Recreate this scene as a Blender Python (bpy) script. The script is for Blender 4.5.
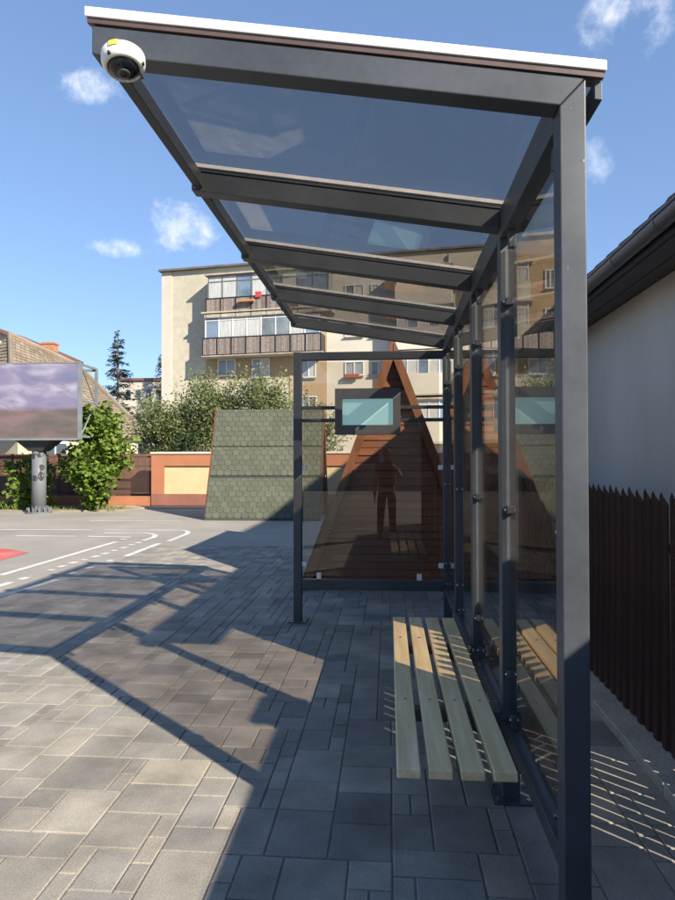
import bpy, bmesh, math, random
from mathutils import Vector, Matrix
random.seed(7)
R = math.radians
for o in list(bpy.data.objects): bpy.data.objects.remove(o)
S = bpy.context.scene
COL = S.collection

# ------------------------------------------------------------------ camera
F, YAW, PIT, ROLL, CH = 638.0, 0.0802, 0.0157, -0.0015, 1.5
fw = Vector((-math.sin(YAW)*math.cos(PIT), math.cos(YAW)*math.cos(PIT), math.sin(PIT)))
r0 = Vector((math.cos(YAW), math.sin(YAW), 0)); u0 = r0.cross(fw)
cr = r0*math.cos(ROLL) + u0*math.sin(ROLL); cu = -r0*math.sin(ROLL) + u0*math.cos(ROLL)
CAM = Vector((0, 0, CH))
cam = bpy.data.cameras.new('camera'); camo = bpy.data.objects.new('camera', cam); COL.objects.link(camo)
m4 = Matrix((cr, cu, -fw)).transposed().to_4x4(); m4.translation = CAM
camo.matrix_world = m4
cam.sensor_fit = 'VERTICAL'; cam.sensor_height = 36; cam.lens = 36*F/900
cam.clip_start = 0.02; cam.clip_end = 2000
S.camera = camo

def ray(x, y): return fw + cr*((x-337.5)/F) + cu*((450-y)/F)
def gnd(x, y, z=0.0):
    d = ray(x, y); return CAM + d*((z-CH)/d.z)
def atY(x, y, Y):
    d = ray(x, y); return CAM + d*(Y/d.y)
def px_of(P):
    d = Vector(P)-CAM; z = d.dot(fw)
    return (337.5+F*d.dot(cr)/z, 450-F*d.dot(cu)/z, z)

# ------------------------------------------------------------------ sky, sun, exposure
SUN = Vector((1.225, -1.12, 1.0)).normalized()          # towards the sun
SUN_EL = math.asin(SUN.z); SUN_AZ = math.atan2(SUN.x, SUN.y)
W = bpy.data.worlds.new('World'); S.world = W; W.use_nodes = True
nt = W.node_tree; nt.nodes.clear()
def wn(t, **k):
    n = nt.nodes.new(t)
    for a, b in k.items(): setattr(n, a, b)
    return n
sky = wn('ShaderNodeTexSky', sky_type='NISHITA', sun_disc=False)
sky.sun_elevation = SUN_EL; sky.sun_rotation = SUN_AZ
sky.air_density = 1.0; sky.dust_density = 0.0; sky.ozone_density = 2.2; sky.altitude = 600
bg = wn('ShaderNodeBackground'); bg.inputs[1].default_value = 0.104
out = wn('ShaderNodeOutputWorld')
tc = wn('ShaderNodeTexCoord')
noi = wn('ShaderNodeTexNoise'); noi.inputs['Scale'].default_value = 16; noi.inputs['Detail'].default_value = 7; noi.inputs['Roughness'].default_value = .62
nt.links.new(tc.outputs['Generated'], noi.inputs['Vector'])
def wm(op, a, b=None, c=None):
    n = wn('ShaderNodeMath', operation=op)
    for i, v in enumerate((a, b, c)):
        if v is None: continue
        if isinstance(v, (int, float)): n.inputs[i].default_value = v
        else: nt.links.new(v, n.inputs[i])
    return n.outputs[0]
def wdot(sub, vec):
    n = wn('ShaderNodeVectorMath', operation='DOT_PRODUCT'); nt.links.new(sub, n.inputs[0]); n.inputs[1].default_value = vec
    return n.outputs['Value']
total = None
n_c = wm('SUBTRACT', noi.outputs['Fac'], 0.5)
CLOUDS = [(173, 226, 42, 28, .92), (122, 248, 30, 12, .8), (95, 91, 38, 17, .85), (638, -4, 48, 44, .8), (596, 160, 18, 20, .5),
          (200, -190, 150, 60, .9), (-330, 120, 120, 45, .9), (1000, 120, 130, 50, .9), (560, -420, 160, 70, .9)]
for (x, y, a, b, amp) in CLOUDS:
    c = ray(x, y).normalized(); rt = c.cross(Vector((0, 0, 1))).normalized(); up = rt.cross(c)
    sub = wn('ShaderNodeVectorMath', operation='SUBTRACT'); nt.links.new(tc.outputs['Generated'], sub.inputs[0]); sub.inputs[1].default_value = c
    k = 1/F
    dx = wm('DIVIDE', wdot(sub.outputs[0], rt), a*k); dy = wm('DIVIDE', wdot(sub.outputs[0], up), b*k)
    dz = wm('DIVIDE', wdot(sub.outputs[0], c), 0.12)
    l2 = wm('ADD', wm('ADD', wm('MULTIPLY', dx, dx), wm('MULTIPLY', dy, dy)), wm('MULTIPLY', dz, dz))
    v = wm('ADD', wm('SUBTRACT', 0.72, l2), wm('MULTIPLY', n_c, 4.0))
    mr = wn('ShaderNodeMapRange', interpolation_type='SMOOTHSTEP'); nt.links.new(v, mr.inputs['Value'])
    mr.inputs['From Min'].default_value = 0.0; mr.inputs['From Max'].default_value = 1.6; mr.inputs['To Max'].default_value = amp
    total = mr.outputs[0] if total is None else wm('MAXIMUM', total, mr.outputs[0])
gam = wn('ShaderNodeGamma'); gam.inputs[1].default_value = .62; nt.links.new(sky.outputs[0], gam.inputs[0])
tone = wn('ShaderNodeMixRGB', blend_type='MULTIPLY'); tone.inputs[0].default_value = 1; nt.links.new(gam.outputs[0], tone.inputs[1]); tone.inputs[2].default_value = (1.06, 1.30, 1.68, 1)
mixw = wn('ShaderNodeMixRGB'); nt.links.new(total, mixw.inputs[0]); nt.links.new(tone.outputs[0], mixw.inputs[1])
mixw.inputs[2].default_value = (6.0, 6.2, 6.6, 1)
nt.links.new(mixw.outputs[0], bg.inputs[0]); nt.links.new(bg.outputs[0], out.inputs[0])

sl = bpy.data.lights.new('sun', 'SUN'); sl.energy = 5.0; sl.angle = R(0.53); sl.color = (1.0, .90, .75)
so = bpy.data.objects.new('sun', sl); COL.objects.link(so)
so.rotation_euler = (-SUN).to_track_quat('-Z', 'Y').to_euler(); so.location = (20, -20, 30)
S.view_settings.view_transform = 'Standard'; S.view_settings.look = 'None'
S.view_settings.exposure = 1.05; S.view_settings.gamma = 1.0
S.render.engine = 'CYCLES'
S.cycles.transparent_max_bounces = 24; S.cycles.max_bounces = 10

# ------------------------------------------------------------------ materials
MATS = {}
def N(t, n, **k):
    x = t.nodes.new(n)
    for a, b in k.items(): setattr(x, a, b)
    return x
def mat(name, base, rough=.7, var=.15, scale=6.0, bump=0.0, bscale=None, metal=0.0, col2=None, per=0.0, stretch=(1, 1, 1), detail=6, spec=.5, coords='Object', alt=None, speck=None, trans=0.0):
    """Principled material: base colour broken by noise, per-piece value shift, bump."""
    if name in MATS: return MATS[name]
    m = bpy.data.materials.new(name); m.use_nodes = True; MATS[name] = m
    t = m.node_tree; L = t.links.new
    b = t.nodes['Principled BSDF']; b.inputs['Roughness'].default_value = rough; b.inputs['Metallic'].default_value = metal
    b.inputs['Specular IOR Level'].default_value = spec
    co = N(t, 'ShaderNodeTexCoord'); mp = N(t, 'ShaderNodeMapping'); mp.inputs['Scale'].default_value = stretch
    if coords == 'World':
        ge = N(t, 'ShaderNodeNewGeometry'); L(ge.outputs['Position'], mp.inputs[0])
    else: L(co.outputs[coords], mp.inputs[0])
    n1 = N(t, 'ShaderNodeTexNoise'); n1.inputs['Scale'].default_value = scale; n1.inputs['Detail'].default_value = detail; n1.inputs['Roughness'].default_value = .6
    L(mp.outputs[0], n1.inputs['Vector'])
    rp = N(t, 'ShaderNodeValToRGB'); e = rp.color_ramp.elements
    c2 = col2 or tuple(min(1, c*(1+var)) for c in base); c1 = base if col2 else tuple(c*(1-var) for c in base)
    e[0].position = .32; e[1].position = .68; e[0].color = (*c1, 1); e[1].color = (*c2, 1)
    L(n1.outputs['Fac'], rp.inputs[0]); col = rp.outputs[0]
    if speck:
        n3 = N(t, 'ShaderNodeTexNoise'); n3.inputs['Scale'].default_value = speck[0]; n3.inputs['Detail'].default_value = 2; L(mp.outputs[0], n3.inputs['Vector'])
        mr = N(t, 'ShaderNodeMapRange'); L(n3.outputs['Fac'], mr.inputs[0]); mr.inputs[1].default_value = .35; mr.inputs[2].default_value = .65
        mr.inputs[3].default_value = 1-speck[1]; mr.inputs[4].default_value = 1+speck[1]
        mm = N(t, 'ShaderNodeMixRGB', blend_type='MULTIPLY'); mm.inputs[0].default_value = 1; L(col, mm.inputs[1]); L(mr.outputs[0], mm.inputs[2]); col = mm.outputs[0]
    if per or alt:
        oi = N(t, 'ShaderNodeObjectInfo'); ge2 = N(t, 'ShaderNodeNewGeometry')
        ad = N(t, 'ShaderNodeMath', operation='ADD'); L(oi.outputs['Random'], ad.inputs[0]); L(ge2.outputs['Random Per Island'], ad.inputs[1])
        fr = N(t, 'ShaderNodeMath', operation='FRACT'); L(ad.outputs[0], fr.inputs[0])
        if alt:
            ra = N(t, 'ShaderNodeValToRGB'); ra.color_ramp.interpolation = 'CONSTANT'
            els = ra.color_ramp.elements
            for i, (p_, c_) in enumerate(alt):
                el = els[i] if i < 2 else els.new(p_)
                el.position = p_; el.color = (*c_, 1)
            L(fr.outputs[0], ra.inputs[0])
            mm = N(t, 'ShaderNodeMixRGB', blend_type='MULTIPLY'); mm.inputs[0].default_value = 1; L(col, mm.inputs[1]); L(ra.outputs[0], mm.inputs[2]); col = mm.outputs[0]
        if per:
            f2 = N(t, 'ShaderNodeMath', operation='MULTIPLY'); L(fr.outputs[0], f2.inputs[0]); f2.inputs[1].default_value = 7.31
            f3 = N(t, 'ShaderNodeMath', operation='FRACT'); L(f2.outputs[0], f3.inputs[0])
            mr2 = N(t, 'ShaderNodeMapRange'); L(f3.outputs[0], mr2.inputs[0]); mr2.inputs[3].default_value = 1-per; mr2.inputs[4].default_value = 1+per
            mm = N(t, 'ShaderNodeMixRGB', blend_type='MULTIPLY'); mm.inputs[0].default_value = 1; L(col, mm.inputs[1]); L(mr2.outputs[0], mm.inputs[2]); col = mm.outputs[0]
    L(col, b.inputs['Base Color'])
    rr = N(t, 'ShaderNodeMapRange'); L(n1.outputs['Fac'], rr.inputs[0]); rr.inputs[3].default_value = max(0, rough-.1); rr.inputs[4].default_value = min(1, rough+.1); L(rr.outputs[0], b.inputs['Roughness'])
    if bump:
        n2 = N(t, 'ShaderNodeTexNoise'); n2.inputs['Scale'].default_value = bscale or scale*8; n2.inputs['Detail'].default_value = 5; L(mp.outputs[0], n2.inputs['Vector'])
        bu = N(t, 'ShaderNodeBump'); bu.inputs['Strength'].default_value = bump; bu.inputs['Distance'].default_value = .01; L(n2.outputs['Fac'], bu.inputs['Height']); L(bu.outputs[0], b.inputs['Normal'])
    if trans:
        tr = N(t, 'ShaderNodeBsdfTranslucent'); L(col, tr.inputs[0]); mx = N(t, 'ShaderNodeMixShader'); mx.inputs[0].default_value = trans
        L(b.outputs[0], mx.inputs[1]); L(tr.outputs[0], mx.inputs[2]); L(mx.outputs[0], t.nodes['Material Output'].inputs[0])
    return m
def glass(name, tint, rough=.0, dirt=.0):
    m = bpy.data.materials.new(name); m.use_nodes = True; MATS[name] = m
    t = m.node_tree; L = t.links.new; t.nodes.clear()
    o = N(t, 'ShaderNodeOutputMaterial'); tr = N(t, 'ShaderNodeBsdfTransparent'); tr.inputs[0].default_value = (*tint, 1)
    gl = N(t, 'ShaderNodeBsdfGlossy'); gl.inputs['Roughness'].default_value = rough; gl.inputs[0].default_value = (1, 1, 1, 1)
    ge = N(t, 'ShaderNodeNewGeometry')
    d = N(t, 'ShaderNodeVectorMath', operation='DOT_PRODUCT'); L(ge.outputs['Incoming'], d.inputs[0]); L(ge.outputs['Normal'], d.inputs[1])
    def M(op, a, b=None):
        n = N(t, 'ShaderNodeMath', operation=op)
        for i, v in enumerate((a, b)):
            if v is None: continue
            if isinstance(v, (int, float)): n.inputs[i].default_value = v
            else: L(v, n.inputs[i])
        return n.outputs[0]
    c = M('SUBTRACT', 1.0, M('ABSOLUTE', d.outputs['Value']))
    fr = M('ADD', .04, M('MULTIPLY', .96, M('POWER', c, 5.0)))
    mx = N(t, 'ShaderNodeMixShader'); L(fr, mx.inputs[0]); L(tr.outputs[0], mx.inputs[1]); L(gl.outputs[0], mx.inputs[2])
    last = mx.outputs[0]
    if dirt:
        tcx = N(t, 'ShaderNodeTexCoord'); nz = N(t, 'ShaderNodeTexNoise'); nz.inputs['Scale'].default_value = 5; nz.inputs['Detail'].default_value = 8; L(tcx.outputs['Object'], nz.inputs['Vector'])
        mr = N(t, 'ShaderNodeMapRange'); L(nz.outputs['Fac'], mr.inputs[0]); mr.inputs[1].default_value = .4; mr.inputs[2].default_value = .8; mr.inputs[4].default_value = dirt
        df = N(t, 'ShaderNodeBsdfDiffuse'); df.inputs[0].default_value = (.5, .48, .44, 1)
        m2 = N(t, 'ShaderNodeMixShader'); L(mr.outputs[0], m2.inputs[0]); L(last, m2.inputs[1]); L(df.outputs[0], m2.inputs[2]); last = m2.outputs[0]
    L(last, o.inputs[0]); return m

frame_m = mat('anthracite_powder_coat', (.050, .057, .067), .42, .2, 3, .05, 400, speck=(45, .05))
alu = mat('brushed_aluminium', (.78, .77, .75), .4, .08, 8, metal=.15)
seal = mat('bronze_sheet_edge', (.09, .06, .05), .4, .2, 8)
steel = mat('stainless_bolt', (.55, .55, .56), .25, .1, 20, metal=1.0)
blackm = mat('black_plastic', (.01, .01, .012), .4, .2, 10)
roof_g = glass('bronze_roof_glass', (.63, .605, .58), dirt=.06)
wall_g = glass('bronze_wall_glass', (.69, .65, .595), dirt=.025)
end_g = glass('clear_panel_glass', (.87, .845, .81), dirt=.02)
slat_m = mat('pale_pine_slat', (.66, .49, .24), .5, .1, 3.0, .12, 60, col2=(.84, .67, .40), stretch=(9, .55, 9), per=.09, speck=(5, .06))
concrete = mat('worn_concrete', (.36, .33, .28), .9, .2, 4, .35, 90, speck=(60, .15))
paver_m = mat('concrete_paver', (.245, .229, .199), .85, .26, 3.2, .22, 120, per=.10, speck=(140, .14), coords='World',
              alt=[(0, (1, .99, .97)), (.16, (.88, .876, .87)), (.36, (1.1, 1.075, 1.03)), (.52, (.76, .76, .768)), (.60, (1.04, 1.03, 1.0)), (.78, (.94, .945, .96)), (.95, (1.42, 1.35, 1.23))])
sand = mat('joint_sand', (.24, .213, .168), .95, .3, 5, .5, 200, coords='World')
asphalt = mat('weathered_asphalt', (.235, .217, .188), .92, .16, .45, .4, 160, col2=(.33, .305, .262), speck=(70, .16), coords='World', detail=9)
white_p = mat('worn_white_paint', (.55, .54, .51), .8, .2, 3, .2, 120, coords='World')
red_p = mat('red_court_paint', (.42, .07, .06), .8, .2, 2, .2, 120, col2=(.55, .16, .14), coords='World')

# ------------------------------------------------------------------ mesh helpers
class MB:
    def __init__(s): s.v = []; s.f = []
    def box(s, x0, x1, y0, y1, z0, z1):
        b = len(s.v)
        s.v += [(x0, y0, z0), (x1, y0, z0), (x1, y1, z0), (x0, y1, z0), (x0, y0, z1), (x1, y0, z1), (x1, y1, z1), (x0, y1, z1)]
        s.f += [tuple(b+i for i in q) for q in ((0, 3, 2, 1), (4, 5, 6, 7), (0, 1, 5, 4), (1, 2, 6, 5), (2, 3, 7, 6), (3, 0, 4, 7))]
        return s
    def hexa(s, pts):      # 8 points: bottom 4 ccw, top 4 ccw
        b = len(s.v); s.v += [tuple(p) for p in pts]
        s.f += [tuple(b+i for i in q) for q in ((0, 3, 2, 1), (4, 5, 6, 7), (0, 1, 5, 4), (1, 2, 6, 5), (2, 3, 7, 6), (3, 0, 4, 7))]
        return s
    def prism(s, poly, axis, a0, a1):     # poly: 2d points ccw
        b = len(s.v); n = len(poly)
        def P(p, a):
            return {'x': (a, p[0], p[1]), 'y': (p[0], a, p[1]), 'z': (p[0], p[1], a)}[axis]
        s.v += [P(p, a0) for p in poly] + [P(p, a1) for p in poly]
        s.f += [tuple(range(b+n-1, b-1, -1)), tuple(range(b+n, b+2*n))]
        s.f += [(b+i, b+(i+1) % n, b+n+(i+1) % n, b+n+i) for i in range(n)]
        return s
    def tube(s, p0, p1, r0_, r1_=None, n=10, cap=True):
        r1_ = r0_ if r1_ is None else r1_
        p0, p1 = Vector(p0), Vector(p1); d = (p1-p0).normalized()
        a = d.orthogonal().normalized(); c = d.cross(a); b = len(s.v)
        for p, r in ((p0, r0_), (p1, r1_)):
            for i in range(n):
                t = 2*math.pi*i/n; s.v.append(tuple(p+(a*math.cos(t)+c*math.sin(t))*r))
        s.f += [(b+i, b+(i+1) % n, b+n+(i+1) % n, b+n+i) for i in range(n)]
        if cap: s.f += [tuple(range(b+n-1, b-1, -1)), tuple(range(b+n, b+2*n))]
        return s
    def lathe(s, prof, o, ax, n=28):      # prof: (radius, height) along ax from o
        o = Vector(o); ax = Vector(ax).normalized(); a = ax.orthogonal().normalized(); c = ax.cross(a); b = len(s.v)
        for r, h in prof:
            for i in range(n):
                t = 2*math.pi*i/n; s.v.append(tuple(o+ax*h+(a*math.cos(t)+c*math.sin(t))*max(r, 1e-5)))
        for k in range(len(prof)-1):
            s.f += [(b+k*n+i, b+k*n+(i+1) % n, b+(k+1)*n+(i+1) % n, b+(k+1)*n+i) for i in range(n)]
        return s
    def quad(s, *p):
        b = len(s.v); s.v += [tuple(q) for q in p]; s.f.append(tuple(range(b, b+len(p)))); return s
    def mesh(s, name, m):
        me = bpy.data.meshes.new(name); me.from_pydata(s.v, [], s.f)
        me.materials.append(m); me.update(); return me
    def build(s, name, m, parent=None, bevel=0, smooth=False, fix=True, seg=2):
        me = s.mesh(name, m)
        if fix:
            bm = bmesh.new(); bm.from_mesh(me); bmesh.ops.recalc_face_normals(bm, faces=bm.faces); bm.to_mesh(me); bm.free()
        o = link(name, me, parent)
        if smooth: me.shade_smooth()
        if bevel:
            b = o.modifiers.new('bevel', 'BEVEL'); b.width = bevel; b.segments = seg; b.limit_method = 'ANGLE'; b.angle_limit = R(40)
        return o
def link(name, me, parent=None):
    o = bpy.data.objects.new(name, me); COL.objects.link(o)
    if parent is not None: o.parent = parent
    return o
def tag(o, label, cat, group=None, kind=None):
    o['label'] = label; o['category'] = cat
    if group: o['group'] = group
    if kind: o['kind'] = kind
    return o
def struct(o): o['kind'] = 'structure'; return o
def stuff(o): o['kind'] = 'stuff'; return o
def empty(name, loc=(0, 0, 0), rz=0, label=None, cat=None, group=None):
    o = bpy.data.objects.new(name, None); COL.objects.link(o); o.location = loc; o.rotation_euler = (0, 0, rz); o.empty_display_size = .2
    if label: tag(o, label, cat, group)
    return o

# ------------------------------------------------------------------ ground, asphalt, pavers
g = MB().quad((-400, -300, -.012), (400, -300, -.012), (400, 500, -.012), (-400, 500, -.012)).build('asphalt_court', asphalt)
struct(g)
PX0, PX1, PY0, PY1, U = -4.05, 1.22, -4.0, 11.1, .0812
pave = struct(MB().quad((PX0, PY0, -.0065), (PX1, PY0, -.0065), (PX1, PY1, -.0065), (PX0, PY1, -.0065)).build('pavement', sand))
nx, ny = int((PX1-PX0)/U+.5), int((PY1-PY0)/U)
grid = [[False]*ny for _ in range(nx)]
SZ = [(3, 3), (3, 2), (2, 3), (3, 4), (4, 3), (2, 2), (2, 4), (4, 2), (3, 4), (4, 4), (1, 2), (2, 1)]
SW = [8, 6, 6, 5, 5, 5, 4, 4, 3, 1.5, 1.3, 1.3]
pieces = []
for j in range(ny):
    for i in range(nx):
        if grid[i][j]: continue
        opts = []
        for (a, b), w in zip(SZ, SW):
            if i+a <= nx and j+b <= ny and not any(grid[i+p_][j+q_] for p_ in range(a) for q_ in range(b)): opts.append(((a, b), w))
        a, b = random.choices([o_[0] for o_ in opts], [o_[1] for o_ in opts])[0] if opts else (1, 1)
        for p_ in range(a):
            for q_ in range(b): grid[i+p_][j+q_] = True
        pieces.append((PX0+(i+a/2)*U, PY0+(j+b/2)*U, a, b))
pm = {}
def paver_geo(a, b, mb, cx=0, cy=0, z=0):
    hw, hd, c = a*U/2-.0032, b*U/2-.0032, .004
    k = len(mb.v)
    for (w, d, zz) in ((hw, hd, -.03), (hw, hd, -.003), (hw-c, hd-c, 0)):
        mb.v += [(cx-w, cy-d, zz+z), (cx+w, cy-d, zz+z), (cx+w, cy+d, zz+z), (cx-w, cy+d, zz+z)]
    for l in (0, 4):
        mb.f += [(k+l+i, k+l+(i+1) % 4, k+l+4+(i+1) % 4, k+l+4+i) for i in range(4)]
    mb.f.append((k+8, k+9, k+10, k+11))
def vis(p):
    x, y, z = px_of((p[0], p[1], 0)); return z > .5 and -40 < x < 715 and y < 950
order = sorted(pieces, key=lambda p: (not vis(p), p[1]))
for n_, (cx, cy, a, b) in enumerate(order[:300]):
    if (a, b) not in pm:
        mb = MB(); paver_geo(a, b, mb); pm[(a, b)] = mb.mesh('paver', paver_m)
    o = link('paver', pm[(a, b)], pave); o.location = (cx, cy, random.uniform(-.001, .0015))
    o.rotation_euler = (random.gauss(0, .0022), random.gauss(0, .0022), random.gauss(0, .004))
mb = MB()
for (cx, cy, a, b) in order[300:]: paver_geo(a, b, mb, cx, cy, random.uniform(-.001, .001))
stuff(mb.build('paver_field', paver_m, pave))

# painted playground lines (laid out from ground points)
def ribbon(name, pts, w, m, parent=None, z=-.007):
    P = [gnd(*p) for p in pts]; mb = MB(); L_, R_ = [], []
    for i, p in enumerate(P):
        d = (P[min(i+1, len(P)-1)]-P[max(i-1, 0)]); d.z = 0; d.normalize(); n = Vector((-d.y, d.x, 0))
        L_.append(p+n*w/2); R_.append(p-n*w/2)
    for i in range(len(P)-1):
        mb.quad(*[(q.x, q.y, z) for q in (R_[i], R_[i+1], L_[i+1], L_[i])])
    return mb.build(name, m, parent)
marks = empty('road_markings'); struct(marks)
for pts in ([(0, 574.7), (60, 557.5), (117, 541)], [(104, 532.4), (146, 532.6), (152, 533.4), (155.5, 535), (154, 536.8), (148, 538.6), (143, 540.2)],
            [(125.6, 555.7), (159.3, 543)], [(168, 540.9), (180, 536.2), (187, 533.4), (188.4, 531.8), (186, 530.4), (180, 529.9), (104, 529.6)],
            [(-30, 529.2), (92, 529.5)], [(16, 535.5), (76, 536)], [(88, 536), (131, 536.8)], [(90, 520.4), (181, 521)], [(21, 589.2), (40, 584), (57, 579)], [(-30, 604), (21, 589.2)],
            [(-30, 594.5), (12, 581.3)]):
    ribbon('painted_line', pts, .105, white_p, marks)
def dash(x0, x1, y): ribbon('painted_dash', [(x0, y+.22*(x1-x0)/2*1.1), (x1, y-.22*(x1-x0)/2*1.1)], .105, white_p, marks)
for x0, x1, y in ((49, 54, 569.4), (58, 66, 565.8), (69.5, 77, 562.2), (82, 86.5, 559.2), (91.5, 99.5, 556), (102, 108.5, 553), (112.5, 116.5, 550), (121, 126.5, 547.2), (129.5, 133.5, 544.3), (136, 140.5, 542.2), (19, 28.5, 577.8), (68, 75.5, 572.4), (85.5, 94, 567), (107.5, 113, 560), (122, 125.5, 538.8)):
    dash(x0, x1, y)
mb = MB(); mb.quad(*[(p.x, p.y, -.0075) for p in (gnd(-25, 567), gnd(0, 560), gnd(29, 552), gnd(8, 548.5), gnd(-25, 545))])
struct(mb.build('red_court_marking', red_p))

# kerb along the picket fence
kb = MB(); y = -4.0
kerb = empty('kerb'); struct(kerb)
kmesh = MB().box(0, .17, 0, .992, -.05, .052).mesh('kerb_stone', concrete)
for i in range(19):
    o = link('kerb_stone', kmesh, kerb); o.location = (1.222, -4+i, random.uniform(-.003, .003)); o.rotation_euler = (0, 0, random.gauss(0, .002))
    bv = o.modifiers.new('bevel', 'BEVEL'); bv.width = .008; bv.segments = 2
earth = mat('dry_soil_verge', (.20, .165, .115), .95, .3, 3, .6, 60, col2=(.28, .24, .17))
struct(MB().quad((1.39, -4, .03), (12, -4, .03), (12, 16, .03), (1.39, 16, .03)).build('soil_bed', earth))

# ------------------------------------------------------------------ bus shelter
XL, PW, Y1, BAY = .4974, .0752, 1.885, 1.0
SL = .16                                     # roof fall per metre
def ztop(x): return 2.846 - SL*(x+.91)       # top of the roof beams
shelter = empty('bus_shelter', (0, 0, 0), 0, 'dark grey steel bus shelter with tinted glass roof and glazed back wall', 'bus shelter')
YP = [Y1+i*BAY for i in range(5)]
for i, y in enumerate(YP):
    zt = 2.49
    if i == 0: zt = 2.60
    post = MB().box(XL, XL+PW, y, y+PW, -.02, zt).build('post', frame_m, shelter, bevel=.004) if i else MB().prism([(XL, -.02), (XL+PW, -.02), (XL+PW, ztop(XL+PW)-.002), (XL, ztop(XL)-.092)], 'y', y, y+PW).build('post', frame_m, shelter, bevel=.004)
    if i == 0: first_post = post
    MB().box(XL-.045, XL+PW+.045, y-.045, y+PW+.045, -.004, .010).build('base_plate', frame_m, post, bevel=.002)
    for sx in (-.03, PW+.03):
        for sy in (-.03, PW+.03): MB().tube((XL+sx, y+sy, .010), (XL+sx, y+sy, .024), .009, n=8).build('anchor_bolt', steel, post)
    if i == 0:
        MB().tube((XL+.037, y-.0015, .235), (XL+.037, y+.002, .235), .0125, n=18).build('post_hole', blackm, post)
    else:
        MB().box(XL-.006, XL+PW+.006, y-.006, y+PW+.006, .352, .372).build('collar', frame_m, post, bevel=.002)
chip_m = mat('bare_metal_chip', (.26, .26, .26), .5, .1, 9)
for (x_, z_, w_, h_) in ((.066, 2.36, .004, .011), (.069, 2.33, .006, .003), (.031, 2.52, .003, .002), (.02, 2.05, .001, .014)):
    x_ += XL; MB().quad((x_, Y1-.0006, z_), (x_+w_, Y1-.0006, z_+h_*.2), (x_+w_*.7, Y1-.0006, z_+h_), (x_-w_*.2, Y1-.0006, z_+h_*.7)).build('paint_chip', chip_m, first_post)
# roof beams
for i, y in enumerate(YP):
    x0, x1 = -.912, (XL if i == 0 else XL)
    h = .090
    bm_ = MB().prism([(x0, ztop(x0)-h), (XL, ztop(XL)-h), (XL+PW, ztop(XL+PW)), (x0, ztop(x0))], 'y', y, y+PW).build('roof_beam', frame_m, shelter, bevel=.004) if i == 0 else MB().hexa([(x0, y, ztop(x0)-h), (x1, y, ztop(x1)-h), (x1, y+PW, ztop(x1)-h), (x0, y+PW, ztop(x0)-h),
                     (x0, y, ztop(x0)), (x1, y, ztop(x1)), (x1, y+PW, ztop(x1)), (x0, y+PW, ztop(x0))]).build('roof_beam', frame_m, shelter, bevel=.004)
    xx0, xx1 = -.93, .628
    t0, t1 = (.020, .050) if i == 0 else (.018, .036)
    MB().hexa([(xx0, y-.012, ztop(xx0)+t0), (xx1, y-.012, ztop(xx1)+t0), (xx1, y+PW+.004, ztop(xx1)+t0), (xx0, y+PW+.004, ztop(xx0)+t0),
               (xx0, y-.012, ztop(xx0)+t1), (xx1, y-.012, ztop(xx1)+t1), (xx1, y+PW+.004, ztop(xx1)+t1), (xx0, y+PW+.004, ztop(xx0)+t1)]).build('cover_strip', alu, bm_, bevel=.002)
    MB().hexa([(xx0+.006, y-.006, ztop(xx0)+.002), (xx1-.006, y-.006, ztop(xx1)+.002), (xx1-.006, y+.010, ztop(xx1)+.002), (xx0+.006, y+.010, ztop(xx0)+.002),
               (xx0+.006, y-.006, ztop(xx0)+.0195), (xx1-.006, y-.006, ztop(xx1)+.0195), (xx1-.006, y+.010, ztop(xx1)+.0195), (xx0+.006, y+.010, ztop(xx0)+.0195)]).build('seal_strip', seal if i == 0 else frame_m, bm_)
    if i: MB().box(-.900, -.872, y-.003, y-.0005, 2.765, 2.785).build('bracket', steel, bm_)
# front purlins between beams, back rail, roof panes
for i in range(4):
    a, b = YP[i]+PW+.001, YP[i+1]-.001
    zc = ztop(-.88)
    MB().box(-.898, -.858, a, b, zc-.075, zc-.012).build('front_rail', frame_m, shelter, bevel=.003)
    MB().box(XL, XL+PW, a, b, 2.49, ztop(XL)-.004).build('back_rail', frame_m, shelter, bevel=.003)
    x0, x1 = -.925, .62; ya, yb = YP[i]+.014+(0), YP[i+1]+.0
    pane = MB().hexa([(x0, ya, ztop(x0)+.006), (x1, ya, ztop(x1)+.006), (x1, yb-.01, ztop(x1)+.006), (x0, yb-.01, ztop(x0)+.006),
                      (x0, ya, ztop(x0)+.016), (x1, ya, ztop(x1)+.016), (x1, yb-.01, ztop(x1)+.016), (x0, yb-.01, ztop(x0)+.016)]).build('roof_pane', roof_g, shelter)
for i in range(1, 5):      # rail caps over intermediate posts
    MB().box(XL, XL+PW, YP[i], YP[i]+PW, 2.491, ztop(XL)-.004).build('back_rail', frame_m, shelter, bevel=.003)
MB().hexa([(.60, YP[0]+.01, ztop(.6)-.055), (.622, YP[0]+.01, ztop(.622)-.055), (.622, YP[4]+PW, ztop(.622)-.055), (.60, YP[4]+PW, ztop(.6)-.055),
           (.60, YP[0]+.01, ztop(.6)-.001), (.622, YP[0]+.01, ztop(.622)-.001), (.622, YP[4]+PW, ztop(.622)-.001), (.60, YP[4]+PW, ztop(.6)-.001)]).build('drip_edge', frame_m, shelter, bevel=.002)
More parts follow.
